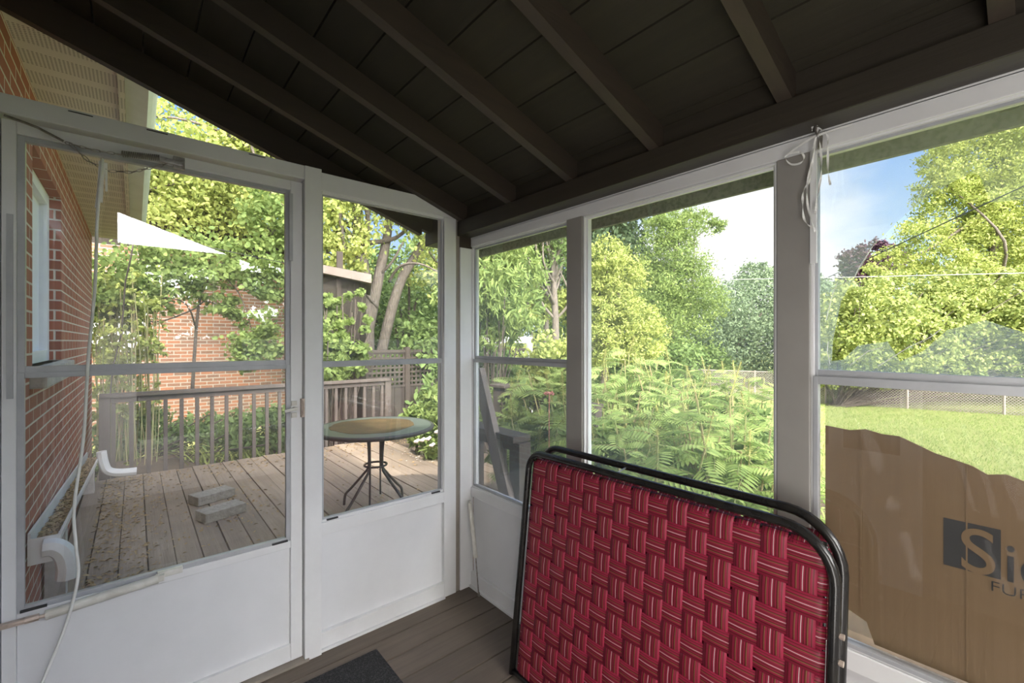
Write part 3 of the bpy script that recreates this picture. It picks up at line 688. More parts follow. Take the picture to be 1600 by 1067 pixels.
# ================================================================ the house the porch leans on
hs = thing('brick_house', (-1.86, 2.5, 0), 'red brick house wall with cream soffit and white gutter left of the deck', 'house')
b = MB()
xo_, xi_ = -1.86, -2.20
WZ0, WZ1, WY0, WY1 = 1.275, 2.36, 1.02, 2.11
for (a, c, z0, z1) in ((-3.3, WY0, -.6, 2.75), (WY1, 4.9, -.6, 2.75), (WY0, WY1, -.6, WZ0), (WY0, WY1, WZ1, 2.75)): b.box(xi_, xo_, a, c, z0, z1)
# leave only outer shells: fine as solid blocks
b.build('brick_wall', M['brickh'], hs)
b = MB(); b.box(xi_+.02, xo_-.001, WY1-.004, WY1+.0, WZ0, WZ1); b.build('window_jamb', M['brickj'], hs)
b = MB(); b.box(-6.2, -1.861, 4.88, 4.90, -.6, 2.75); b.build('end_wall', M['brickj'], hs)
wn = MB(); frame_ring(wn, 'y', -1.985, -1.915, WY0, WY1, WZ0, WZ1, .07); wn.box(-1.985, -1.925, WY0+.5, WY0+.55, WZ0, WZ1); wo = wn.build('window_frame', M['siding'], hs, bevel=.003)
wn = MB(); wn.box(-1.96, -1.955, WY0+.06, WY1-.06, WZ0+.06, WZ1-.06); wn.build('pane', M['canopy'], wo)
b = MB(); b.box(-2.0, -1.80, WY0-.08, WY1+.07, WZ0-.10, WZ0); b.build('window_sill', M['stone'], hs, bevel=.008)
b = MB(); b.box(-1.86, -1.52, .36, 5.0, 2.625, 2.64); b.build('soffit', M['soffit'], hs)
b = MB(); b.box(-1.545, -1.52, .36, 5.0, 2.61, 2.80); b.build('fascia', M['soffit'], hs)
g = MB(); yq0, yq1 = .36, 5.02
prof = [(-1.52, 2.76), (-1.52, 2.655), (-1.43, 2.645), (-1.41, 2.68), (-1.395, 2.72), (-1.385, 2.77), (-1.400, 2.77), (-1.425, 2.68), (-1.44, 2.662), (-1.51, 2.667), (-1.51, 2.76)]
g.prism([(p[0], yq0, p[1]) for p in prof], (0, yq1-yq0, 0)); g.build('gutter', M['gutter'], hs)
r_ = MB(); r_.prism([(-1.45, .37, 2.80), (-6.2, .37, 4.90), (-11, .37, 2.80), (-11, .37, 2.70), (-1.45, .37, 2.74)], (0, 4.75, 0)); r_.build('roof', M['shingle'], hs)
r_ = MB(); r_.prism([(-1.98, -10, 2.72), (-6.2, -10, 4.90), (-11, -10, 2.80), (-11, -10, 2.70), (-1.98, -10, 2.66)], (0, 10.37, 0)); r_.build('roof', M['shingle'], hs)
b = MB(); b.box(-2.2, -1.861, -10, -3.3, -.6, 2.7); b.build('brick_wall', M['brickh'], hs)

# ================================================================ deck, ground
b = MB(); x = -1.84
while x < 1.62:
    jx = random.uniform(-.002, .002)
    y0 = .10 if x < .02 else -.55
    dz = random.uniform(-.004, .004)
    b.box(x+jx, x+.134+jx, y0, (3.98 if x < 1.22 else 2.05)+random.uniform(-.02, .02), -.030+dz, dz); x += .141
deck = struct(b.build('deck', M['deck'], bevel=.003))
b = MB(); b.box(-1.84, 1.22, .1, 3.9, -.30, -.04); b.box(.04, 1.62, -.5, .1, -.30, -.04); b.box(1.22, 1.62, .1, 2.0, -.30, -.04); b.build('deck_joists', M['soil'], deck)
b = MB(); b.add([(-60, -60, -.6), (80, -60, -.6), (80, 90, -.6), (-60, 90, -.6)], [(0, 1, 2, 3)])
struct(b.build('lawn', M['grass']))
b = MB(); b.box(-1.85, 5.0, 3.99, 6.4, -.62, -.32); b.box(1.65, 5.0, -2.5, 3.99, -.62, -.5)
struct(b.build('garden_bed', M['soil']))
# ================================================================ deck railings
def railing(label, posts, a, c, n, top=.86, post_top=.86, low=.08, capw=.13, loc=None, bal0=None):
    a = Vector(a); c = Vector(c); d = (c-a); ln = d.length; u = d/ln; perp = Vector((-u.y, u.x, 0))
    r = thing('deck_railing', (a.x, a.y, 0), label, 'railing')
    b = MB(); b.beam(a+Vector((0, 0, top-.018)), c+Vector((0, 0, top-.018)), capw, .036); b.build('cap_rail', M['rail'], r, bevel=.004)
    b = MB(); b.beam(a+Vector((0, 0, top-.066)), c+Vector((0, 0, top-.066)), .036, .06); b.build('top_rail', M['rail'], r)
    for t in posts:
        p = a+d*t; b = MB(); b.beam(p+Vector((0, 0, -.25)), p+Vector((0, 0, top-.037)), .088, .088, up=(0, 1, 0)); b.build('post', M['rail'], r, bevel=.004)
    for i in range(n):
        p = a+d*((i+.75)/(n+.5))+perp*0; b = MB(); q = p
        b.beam(q+Vector((0, 0, -.12)), q+Vector((0, 0, top-.10)), .036, .036, up=(0, 1, 0)); b.build('baluster', M['rail'], r)
    return r
railing('brown deck railing left of the door view, behind the two pavers', (0.02, .98), (-1.76, 4.06, 0), (.30, 4.06, 0), 14)
railing('brown deck railing behind the round patio table', (0.02, .98), (.38, 4.06, 0), (1.36, 4.04, 0), 7)
railing('short brown railing beside the leaning plank, seen through the corner window', (.03, .97), (.235, .40, 0), (.205, -.22, 0), 2)
r3 = railing('far brown railing with chunky capped post at the deck corner', (.03, .97), (1.60, 1.75, 0), (1.55, .30, 0), 8, top=.86)
b = MB(); b.box(1.53, 1.68, 1.55, 1.75, .55, .90); b.box(1.50, 1.71, 1.52, 1.78, .90, .93); b.build('post_cap', M['rail'], r3, bevel=.006)
# leaning plank
b = MB(); P_a = Vector((-.03, -.47, 0)); b.beam((.115, -.40, .0), (.185, .175, 1.215), .095, .04, up=(1, 0, .1)); pk = b.build('leaning_plank', M['plank'], bevel=.003)
tag(pk, 'tall grey-brown plank leaning outside the corner window against the short railing', 'plank')
# ================================================================ pavers, loose gutter, elbows, leaf litter
def paver(loc, rz_, label):
    b = MB(); b.box(-.150, .150, -.085, .085, 0, .075); o = b.build('paver', M['concrete'], bevel=.006); o.location = loc; o.rotation_euler = (0, 0, rz_); tag(o, label, 'paver', 'loose pavers on the deck'); return o
paver((-.965, 2.58, .004), math.radians(20), 'rear one of two grey concrete pavers lying on the deck')
paver((-.955, 2.10, .004), math.radians(18), 'front one of two grey concrete pavers lying on the deck')
tr = thing('loose_gutter', (-1.80, 2.4, 0), 'detached white gutter full of brown debris lying along the brick wall', 'gutter')
b = MB(); A = (.83, .50); B = (4.0, .265)
pr_ = [(-1.852, .03), (-1.852, -.105), (-1.775, -.105), (-1.758, -.06), (-1.745, 0), (-1.757, 0), (-1.768, -.055), (-1.785, -.093), (-1.842, -.093), (-1.842, .03)]
b.prism([(p[0], A[0], A[1]+p[1]) for p in pr_], (0, B[0]-A[0], B[1]-A[1])); b.build('trough', M['gutter'], tr)
b = MB(); b.prism([(-1.852, A[0]-.006, A[1]-.115), (-1.770, A[0]-.006, A[1]-.115), (-1.742, A[0]-.006, A[1]+.004), (-1.852, A[0]-.006, A[1]+.004)], (0, .006, 0)); b.build('end_cap', M['gutter'], tr)
for k in range(2):
    yy = 1.3+2.2*k; zz = A[1]+(B[1]-A[1])*(yy-A[0])/(B[0]-A[0])-.10; b = MB(); b.box(-1.85, -1.77, yy, yy+.10, 0.0, zz); b.build('support_block', M['stone'], tr)
V = []; F = []
for i in range(2600):
    t = random.random(); yy = A[0]+.03+(B[0]-A[0]-.06)*t; zz = A[1]+(B[1]-A[1])*(yy-A[0])/(B[0]-A[0])-.045+random.uniform(-.01, .02); xx = random.uniform(-1.838, -1.772)
    s = random.uniform(.006, .018); a_ = random.uniform(0, 6.28); n = len(V); dx, dy = math.cos(a_)*s, math.sin(a_)*s
    V += [(xx-dx, yy-dy, zz), (xx+dy*.5, yy-dx*.5, zz+random.uniform(0, .012)), (xx+dx, yy+dy, zz), (xx-dy*.5, yy+dx*.5, zz+random.uniform(0, .01))]; F.append((n, n+1, n+2, n+3))
db = npmesh('debris', V, F, M['tan'], tr); db['kind'] = 'stuff'
def elbow(pts, w, name_label):
    P = spline(pts, 6); b = MB(); b.tube(P, w, 8); o = b.build('downspout_elbow', M['gutter'], smooth=False); tag(o, name_label, 'downspout'); return o
elbow([(-1.725, 3.60, .36), (-1.71, 3.60, .25), (-1.68, 3.60, .17), (-1.60, 3.60, .135), (-1.47, 3.60, .125)], .038, 'white downspout elbow pointing right from the far end of the loose gutter')
elbow([(-1.80, .80, .46), (-1.765, .80, .455), (-1.735, .80, .42), (-1.722, .80, .36), (-1.725, .80, .30)], .04, 'white downspout elbow at the near end of the loose gutter')
def litter(n, region, z, name, label, smin, smax, m, seed):
    rg = np.random.default_rng(seed); V = []; F = []
    while len(F) < n:
        x, y = region(rg); s = rg.uniform(smin, smax); a_ = rg.uniform(0, 6.28); dx, dy = math.cos(a_)*s, math.sin(a_)*s; k = len(V)
        V += [(x-dx, y-dy, z), (x+dy*.45, y-dx*.45, z+rg.uniform(0, s*.7)), (x+dx, y+dy, z+rg.uniform(0, s*.4)), (x-dy*.45, y+dx*.45, z+rg.uniform(0, s*.7))]; F.append((k, k+1, k+2, k+3))
    o = npmesh(name, V, F, m); tag(o, label, 'leaf litter', kind='stuff'); return o
def reg1(rg):
    if rg.random() < .45: return -1.72+abs(rg.normal())*.22, rg.uniform(.5, 3.9)
    if rg.random() < .5: return rg.uniform(-1.7, 1.5), 3.9-abs(rg.normal())*.35
    if rg.random() < .3: return rg.normal(-.85, .14), rg.normal(2.3, .3)
    return rg.uniform(-1.7, 1.5), rg.uniform(.3, 3.9)
litter(3000, reg1, .006, 'leaf_litter', 'dry tan leaves and twigs scattered over the weathered deck boards', .005, .022, M['tan'], 4)
# ================================================================ patio table
tb = thing('patio_table', (.03, 1.40, 0), 'round glass patio table with rusty brown dirt patch on the deck', 'table')
tx, ty, tz, tr_ = .03, 1.40, .70, .46
b = MB(); b.lathe((tx, ty, tz), [(tr_-.03, -.006), (tr_-.004, -.03), (tr_+.012, -.022), (tr_+.016, -.004), (tr_+.006, .004), (tr_-.02, .002)], 64); b.build('table_rim', M['iron'], tb, smooth=True)
b = MB(); b.lathe((tx, ty, tz), [(tr_-.012, -.004), (tr_-.010, .003)], 64); b.build('glass_top', M['tglass'], tb)
V = [(tx, ty+.02, tz+.0045)]; F = []
for k in range(72):
    t = k/72*2*math.pi; r = .335*(1+.03*math.sin(3*t+1)+.02*math.sin(7*t)+.01*math.sin(17*t)); V.append((tx-.01+r*math.cos(t), ty+.03+r*math.sin(t), tz+.0045))
V2 = [(v[0], v[1], tz+.003) for v in V[1:]]
b = MB(); b.prism(V2, (0, 0, .002)); b.build('dirt_patch', M['tdirt'], tb)
for q in range(4):
    t = q*math.pi/2+math.radians(25); c_, s_ = math.cos(t), math.sin(t)
    b = MB(); prf = [(.30, .675), (.12, .665), (.085, .60), (.07, .47), (.075, .36), (.13, .29), (.26, .16), (.33, .09), (.345, .0)]
    b.tube(spline([(tx+r*c_, ty+r*s_, z) for r, z in prf], 6), .011, 8); b.build('leg', M['iron'], tb, smooth=True)
for q in range(4):
    t = q*math.pi/2+math.radians(60); c_, s_ = math.cos(t), math.sin(t)
    b = MB(); b.tube(spline([(tx+r*c_, ty+r*s_, z) for r, z in [(.36, .68), (.34, .45), (.35, .2), (.36, .02)]], 5), .008, 8); b.build('brace', M['iron'], tb, smooth=True) if q in (0, 2) else None
for zz in (.385, .60):
    b = MB(); b.tube([(tx+.088*math.cos(t), ty+.088*math.sin(t), zz) for t in np.linspace(0, 2*math.pi, 25)[:-1]], .009, 8, closed=True)
    b.build('ring', M['iron'], tb, smooth=True)

# ================================================================ foliage tools
def leafcloud(centres, size, rg, kind='leaf', up=.35, aspect=.5):
    n = len(centres); C = np.asarray(centres)
    s = size*rg.uniform(.6, 1.35, n)[:, None]
    d = rg.normal(size=(n, 3)); d[:, 2] -= up; d /= np.linalg.norm(d, axis=1)[:, None]
    nn = rg.normal(size=(n, 3)); nn[:, 2] += .8; w = np.cross(d, nn); w /= (np.linalg.norm(w, axis=1)[:, None]+1e-6); q = np.cross(w, d)
    base = C-d*s*.5
    if kind == 'leaf':      # folded six-point leaf
        P = [base, base+d*s*.30+w*s*aspect*.5+q*s*.08, base+d*s*.68+w*s*aspect*.38+q*s*.06, base+d*s, base+d*s*.68-w*s*aspect*.38+q*s*.06, base+d*s*.30-w*s*aspect*.5+q*s*.08]
        V = np.stack(P, 1).reshape(-1, 3); i = np.arange(n)[:, None]*6
        F = np.concatenate([i+np.array([[0, 1, 2, 3]]), i+np.array([[0, 3, 4, 5]])], 0)
    elif kind == 'maple':   # lobed leaf
        P = [base, base+d*s*.25+w*s*.48, base+d*s*.55+w*s*.22, base+d*s*.72+w*s*.42+q*s*.05, base+d*s, base+d*s*.72-w*s*.42+q*s*.05, base+d*s*.55-w*s*.22, base+d*s*.25-w*s*.48]
        V = np.stack(P, 1).reshape(-1, 3); i = np.arange(n)[:, None]*8
        F = np.concatenate([i+np.array([[0, 1, 2, 6]]), i+np.array([[0, 2, 6, 7]]), i+np.array([[2, 3, 4, 5]])], 0)
        F = np.concatenate([i+np.array([[0, 1, 2, 4]]), i+np.array([[0, 4, 6, 7]]), i+np.array([[2, 3, 4, 4]])][:2]+[i+np.array([[2, 3, 4, 6]]), i+np.array([[4, 5, 6, 2]])], 0)
    else:                   # spray
        P = [base, base+d*s*.5+w*s*aspect*.5, base+d*s, base+d*s*.5-w*s*aspect*.5]
        V = np.stack(P, 1).reshape(-1, 3); i = np.arange(n)[:, None]*4; F = i+np.array([[0, 1, 2, 3]])
    return V, F
def blob_points(blobs, n, rg, clusters=None, csize=.16, shell=.55):
    """blobs: (x,y,z,rx,ry,rz). leaves gather in tufts near the surface of each blob"""
    B = np.array(blobs, float); vol = (B[:, 3]*B[:, 4]*B[:, 5])**.75; vol /= vol.sum()
    k = clusters or max(30, n//45)
    bi = rg.choice(len(B), k, p=vol); d = rg.normal(size=(k, 3)); d /= np.linalg.norm(d, axis=1)[:, None]
    r = shell+(1-shell)*rg.random(k)**.6; r[rg.random(k) < .12] *= rg.random()
    C = B[bi, :3]+d*B[bi, 3:]*r[:, None]
    rr = (B[bi, 3:].prod(1)**(1/3))*csize*2
    ci = rg.integers(0, k, n)
    P = C[ci]+rg.normal(size=(n, 3))*(rr[ci]*.5)[:, None]*np.array([1, 1, .7])
    return P
def foliage(name, parent, blobs, n, size, m, rg, kind='leaf', csize=.16, shell=.55, up=.35, aspect=.5, clusters=None, zmin=-.55, zmax=99):
    P = blob_points(blobs, n, rg, clusters, csize, shell); P = P[(P[:, 2] > zmin) & (P[:, 2] < zmax)]
    V, F = leafcloud(P, size, rg, kind, up, aspect); return npmesh(name, V, F, M[m], parent)
def bl(px, py, dist, r, rz_=None, ry=None):
    p = at(px, py, dist); return (p.x, p.y, p.z, r, ry or r, rz_ or r)
def branches(b, start, n, length, r, rg, spread=.6, up=.7, depth=2):
    for i in range(n):
        a = rg.uniform(0, 6.28); d = Vector((math.cos(a)*spread, math.sin(a)*spread, up)).normalized(); p = Vector(start); pts = [p.copy()]
        for k in range(5):
            d = (d+Vector(rg.normal(size=3))*.22).normalized(); p = p+d*length/5; pts.append(p.copy())
        b.tube(pts, [r*(1-.16*k) for k in range(6)], 6)
        if depth > 1: branches(b, pts[2+int(rg.integers(0, 2))], 2, length*.6, r*.5, rg, spread, up, depth-1)

def tree(name, label, trunk_pts, trunk_r, blobs, n, size, m, seed, kind='leaf', cat='tree', group=None, bark='bark', nb=5, **kw):
    rg = np.random.default_rng(seed); base = trunk_pts[0]
    t = thing(name, (base[0], base[1], -.6), label, cat, group)
    b = MB(); P = spline(trunk_pts, 4); b.tube([p-t.location for p in P], [trunk_r*(1-.6*i/len(P)) for i in range(len(P))], 10)
    t0 = b
    for i in range(nb):
        q = blobs[int(rg.integers(0, len(blobs)))]; s = P[int(len(P)*(.35+.5*rg.random()))]; e_ = Vector(q[:3])
        mid = s.lerp(e_, .5)+Vector(rg.normal(size=3))*.15*(e_-s).length
        pts = spline([s, mid, e_], 5); b.tube([p-t.location for p in pts], [trunk_r*.35*(1-.8*j/len(pts))+.004 for j in range(len(pts))], 6)
    tr_o = b.build('trunk', M[bark], None, smooth=True); tr_o.parent = t
    f = foliage('foliage', t, blobs, n, size, m, rg, kind, **kw)
    return t

# ================================================================ neighbouring structures
nh = thing('neighbour_house', (-1.4, 11, -.6), 'orange-brown brick house with brown roof half hidden by leaves behind the deck', 'house')
b = MB(); b.box(-5.5, 1.75, 9.6, 16, -.6, 3.3); b.build('brick_wall', M['brickn'], nh)
b = MB(); b.prism([(-6.0, 9.1, 4.75), (-2.2, 9.1, 5.3), (2.3, 9.1, 3.15), (2.3, 9.1, 3.30), (-2.2, 9.1, 5.48), (-6.0, 9.1, 4.95)], (0, 7.4, 0)); b.build('roof', M['shingle'], nh)
b = MB(); b.prism([(-5.5, 9.6, 3.3), (1.75, 9.6, 3.3), (-2.2, 9.6, 5.25)], (0, .2, 0)); b.build('gable', M['fence'], nh)
b = MB(); b.box(-2.2, -1.3, 9.55, 9.6, 1.2, 2.2); b.build('window', M['siding'], nh)
# wires among the vines
b = MB(); b.tube([at(150, 345, 6.1), at(260, 368, 6.1), at(320, 385, 6.25), at(450, 412, 7)], .006, 6); tag(b.build('overhead_cable', M['line'], smooth=True), 'dark wire crossing the tree leaves just right of the house gutter', 'cable')
b = MB(); b.tube([at(210, 370, 5.9), at(205, 400, 5.8), at(196, 440, 5.9), at(190, 520, 6.0), at(176, 575, 6.1), at(170, 640, 6.1)], .010, 6); tag(b.build('hanging_vine', M['darkbark'], smooth=True), 'thin dark vine stem hanging down beside the brick house corner', 'vine')

# dark shed
sh = thing('garden_shed', tuple(at(530, 540, 8.0)), 'dark brown board shed with grey sloping roof right of the brick house', 'shed')
p0 = at(470, 600, 8.2); p1 = at(572, 600, 7.4); dd = (p1-p0); ddn = Vector((p1.x-CX, p1.y-CY, 0)).normalized()*1.6
def quadprism(b, a, c, dep, z0, z1a, z1b):
    A = [Vector((a.x, a.y, z0)), Vector((c.x, c.y, z0)), Vector((c.x, c.y, z1b)), Vector((a.x, a.y, z1a))]; b.prism(A, dep)
b = MB(); quadprism(b, p0, p1, ddn, -.6, 2.75, 2.36); b.build('board_wall', M['shed'], sh)
b = MB(); u = dd.normalized(); quadprism(b, p0-u*.2-ddn*.12, p1+u*.12-ddn*.12, ddn*1.2, 0, 0, 0) if False else None
A0 = p0-u*.25-ddn*.14; A1 = p1+u*.12-ddn*.14
b.prism([Vector((A0.x, A0.y, 2.78)), Vector((A1.x, A1.y, 2.34)), Vector((A1.x, A1.y, 2.48)), Vector((A0.x, A0.y, 2.92))], ddn*1.25); b.build('roof', M['plank'], sh)
for t in (.28, .62):
    b = MB(); q = p0+dd*t-ddn*.012; b.beam(q+Vector((0, 0, .9)), q+Vector((0, 0, 2.3)), .10, .04, up=(0, 1, 0)); b.build('post', M['fence'], sh)
# lattice fence
lf = thing('lattice_fence', (2.4, 5.3, -.6), 'dark brown board fence with square lattice top behind the patio table', 'fence')
fx0, fx1, fy = .35, 6.2, 5.30
b = MB(); x = fx0
while x < fx1: b.box(x, x+.138, fy, fy+.022, -.6, .62); x += .143
b.build('fence_boards', M['fence'], lf)
b = MB(); x = fx0
while x < fx1: b.box(x, x+.035, fy, fy+.010, .62, 1.20); x += .085
z = .66
while z < 1.2: b.box(fx0, fx1, fy-.010, fy, z, z+.035); z += .085
b.build('lattice', M['fence'], lf)
b = MB(); b.box(fx0, fx1, fy-.03, fy+.04, 1.20, 1.25); b.box(fx0, fx1, fy-.02, fy+.03, .58, .62); b.build('fence_rail', M['fence'], lf)
x = fx0
while x < fx1+.1:
    b = MB(); b.box(x-.045, x+.045, fy-.045, fy+.045, -.6, 1.30); b.build('post', M['fence'], lf); x += 1.95
# white garden arbour far off
ga = thing('garden_arbour', tuple(at(800, 600, 10)), 'white garden arbour frame in the distance above the lattice fence', 'arbour')
b = MB(); b.beam(at(725, 531, 10), at(832, 531, 10), .10, .14); b.build('crossbeam', M['siding'], ga)
for px in (735, 826):
    q = at(px, 540, 10); b = MB(); b.beam(Vector((q.x, q.y, -.6)), Vector((q.x, q.y, 1.4)), .13, .13, up=(0, 1, 0)); b.build('post', M['siding'], ga)
b = MB(); b.beam(at(725, 552, 10), at(826, 552, 10), .05, .10); b.build('rail', M['siding'], ga)
# chain link fence across the lawn
cf = thing('chain_link_fence', tuple(at(1400, 640, 13)), 'low chain link fence between the lawn and the tall green hedge', 'fence')
f0, f1 = at(1000, 600, 17.5), at(1750, 600, 11.0); f0.z = f1.z = 0
fd = f1-f0; fl = fd.length; fu = fd.normalized()
b = MB(); s_ = 0
while s_ < fl:
    for sg in (1, -1):
        a = f0+fu*s_; c = f0+fu*min(fl, max(0, s_+sg*.95)); b.beam(Vector((a.x, a.y, -.6)), Vector((c.x, c.y, .35)), .011, .011)
    s_ += .075
b.build('wire_mesh', M['chain'], cf)
b = MB(); b.tube([f0+Vector((0, 0, .36)), f1+Vector((0, 0, .36))], .02, 6); b.build('top_rail', M['chain'], cf)
for k in range(7):
    q = f0+fu*fl*k/6; b = MB(); b.tube([Vector((q.x, q.y, -.6)), Vector((q.x, q.y, .40))], .03, 8); b.build('post', M['chain'], cf)
# overhead cables
def cable(a, c, sag, r, m, label):
    a = Vector(a); c = Vector(c); b = MB(); b.tube([a.lerp(c, t)+Vector((0, 0, -sag*4*t*(1-t))) for t in np.linspace(0, 1, 15)], r, 6); o = b.build('overhead_cable', M[m], smooth=True); tag(o, label, 'cable'); return o
cable(at(1215, 470, 24), at(1640, 272, 7.5), .0, .013, 'line', 'dark overhead cable sloping up to the right across the hedge')
cable(at(880, 440, 26), at(1700, 424, 11), .05, .011, 'wline', 'pale overhead cable running level across the hedge top')
cable(at(600, 497, 22), at(1230, 489, 22), .03, .010, 'wline', 'thin pale cable crossing low behind the big middle window')
# behind the camera: seen only as reflections in the door glass
wf = thing('white_board_fence', (0, -6.3, -.6), 'white horizontal board fence mirrored in the door glass', 'fence')
b = MB(); z = -.6
while z < 1.45: b.box(-6, 9, -6.34, -6.30, z, z+.195); z += .205
b.build('fence_boards', M['siding'], wf)
for x in (-4, -1.5, 1, 3.5, 6):
    b = MB(); b.box(x-.06, x+.06, -6.42, -6.345, -.6, 1.5); b.build('post', M['siding'], wf)

# ================================================================ trees and shrubs
# big maple beyond the deck with three trunks
def trunkpts(*pp): return [tuple(at(*p)) for p in pp]
g3 = np.random.default_rng(5)
mt = tree('maple_tree', 'tall maple with three leaning grey trunks behind the shed and patio table', trunkpts((574, 640, 9.4), (572, 470, 9.4), (562, 380, 9.4), (556, 300, 9.6), (548, 180, 10)), .17,
     [bl(250, 250, 8.5, 1.3), bl(330, 300, 8.2, 1.1), bl(410, 250, 8.6, 1.2), bl(520, 330, 8.4, .95), bl(600, 230, 9.4, 1.5), bl(660, 330, 9.2, .8), bl(460, 180, 9, 1.4), bl(690, 420, 10, .8), bl(540, 400, 8.2, .5), bl(250, 60, 8.5, .9), bl(430, 60, 8.8, .8)],
     52000, .085, 'l_bright', 21, 'leaf', nb=14, csize=.17, shell=.25, aspect=.62)
b = MB()
for pp in (((574, 520, 9.4), (592, 430, 9.5), (606, 360, 9.6), (612, 260, 9.8)), ((580, 660, 9.4), (594, 560, 9.5), (622, 450, 9.7), (652, 395, 9.9), (690, 330, 10.2), (720, 250, 10.4))):
    P = spline(trunkpts(*pp), 4); b.tube([Vector(p)-mt.location for p in P], [.13*(1-.5*i/len(P)) for i in range(len(P))], 9)
for pp in (((592, 430, 9.5), (612, 410, 9.3), (630, 378, 9.2)), ((608, 440, 9.5), (625, 416, 9.2), (655, 412, 9.0), (685, 425, 8.9)), ((590, 480, 9.4), (480, 360, 8.6), (420, 305, 8.2), (330, 280, 8.0), (215, 300, 7.8)), ((480, 360, 8.6), (400, 240, 8.3), (300, 190, 8.0), (205, 180, 7.6)), ((430, 310, 8.2), (400, 250, 8.0), (380, 180, 7.9))):
    P = spline(trunkpts(*pp), 4); b.tube([Vector(p)-mt.location for p in P], [.035*(1-.6*i/len(P)) for i in range(len(P))], 6)
o = b.build('branch', M['bark'], None, smooth=True); o.parent = mt

tree('vine_thicket', 'leafy climbing vine with large lobed leaves hanging in front of the brick house', trunkpts((300, 620, 7.6), (310, 480, 7.6), (330, 400, 7.6)), .03,
     [bl(230, 430, 7.0, .65), bl(300, 420, 7.4, .6), bl(370, 420, 7.4, .5), bl(420, 430, 7.6, .5), bl(180, 470, 6.6, .5), bl(400, 540, 7.8, .45), bl(350, 480, 7.6, .3), bl(440, 340, 7.6, .6), bl(420, 500, 7.6, .3)],
     15000, .085, 'l_maple', 22, 'leaf', aspect=.65, cat='vine', bark='darkbark', nb=8, shell=.2)
rgs = np.random.default_rng(31)
st = thing('tall_stem_shrub', tuple(at(185, 640, 6.4)), 'shrub of many thin upright stems growing between the brick wall and railing', 'shrub')
b = MB(); ends = []
for i in range(46):
    px = rgs.uniform(148, 245); p0_ = at(px, 690, 6.4+rgs.uniform(-.3, .3)); p0_.z = -.5; p1_ = at(px+rgs.uniform(-14, 14), rgs.uniform(420, 540), 6.4+rgs.uniform(-.4, .4))
    m_ = p0_.lerp(p1_, .5)+Vector(rgs.normal(size=3))*.05; b.tube([p-st.location for p in spline([p0_, m_, p1_], 3)], .007, 5); ends += [tuple(p0_.lerp(p1_, t)) for t in (.45, .6, .72, .84, .93, 1)]
o = b.build('stems', M['stem'], None); o.parent = st
foliage('foliage', st, [(e_[0], e_[1], e_[2], .13, .13, .13) for e_ in ends], 5200, .075, 'l_bright', rgs, 'leaf', clusters=500)
def shrub(name, label, blobs, n, size, m, seed, kind='leaf', cat='shrub', group=None, stem=True, **kw):
    rg = np.random.default_rng(seed); x, y = blobs[0][0], blobs[0][1]
    t = thing(name, (x, y, -.6), label, cat, group)
    b = MB()
    for q in blobs:
        for k in range(4):
            e_ = Vector(q[:3])+Vector(rg.normal(size=3))*q[3]*.5; s = Vector((x+rg.normal()*.12, y+rg.normal()*.12, -.6)); 
            b.tube([p-t.location for p in spline([s, s.lerp(e_, .5)+Vector(rg.normal(size=3))*.05, e_], 3)], .010 if q[3] < 1.2 else .03, 5)
    o = b.build('stems', M['darkbark'], None); o.parent = t
    foliage('foliage', t, blobs, n, size, m, rg, kind, **kw); return t
shrub('ground_plants', 'dense low green plants behind the left deck railing', [bl(px, 700-(px % 37)*.8, 6.9+.3*math.sin(px), .5, .42) for px in range(150, 470, 32)], 9500, .085, 'l_mid', 41, zmin=-.6)
shrub('ground_plants', 'fresh leafy clump at the foot of the left deck railing near the brick wall', [bl(210, 745, 6.3, .25, .16), bl(255, 742, 6.3, .22, .14), bl(330, 730, 6.5, .25, .14)], 900, .10, 'l_bright', 42, zmin=-.6)
# hosta / daylily blades
hb = thing('daylily_clump', tuple(at(360, 735, 6.5)), 'clump of long arching green blades behind the middle of the left railing', 'plant')
V = []; F = []; rgx = np.random.default_rng(9)
for i in range(150):
    px = rgx.uniform(290, 430); o_ = at(px, 0, 6.4+rgx.uniform(-.25, .25)); o_.z = -.32; a_ = rgx.uniform(0, 6.28); L_ = rgx.uniform(.35, .6); n0 = len(V)
    for k in range(6):
        t = k/5; p = o_+Vector((math.cos(a_)*L_*t*.8, math.sin(a_)*L_*t*.8, L_*(1.1*t-.75*t*t))); w = Vector((-math.sin(a_), math.cos(a_), 0))*.013*(1-t*.85); V += [tuple(p-w), tuple(p+w)]
    for k in range(5): F.append((n0+2*k, n0+2*k+1, n0+2*k+3, n0+2*k+2))
npmesh('blades', V, F, M['l_bright'], hb)
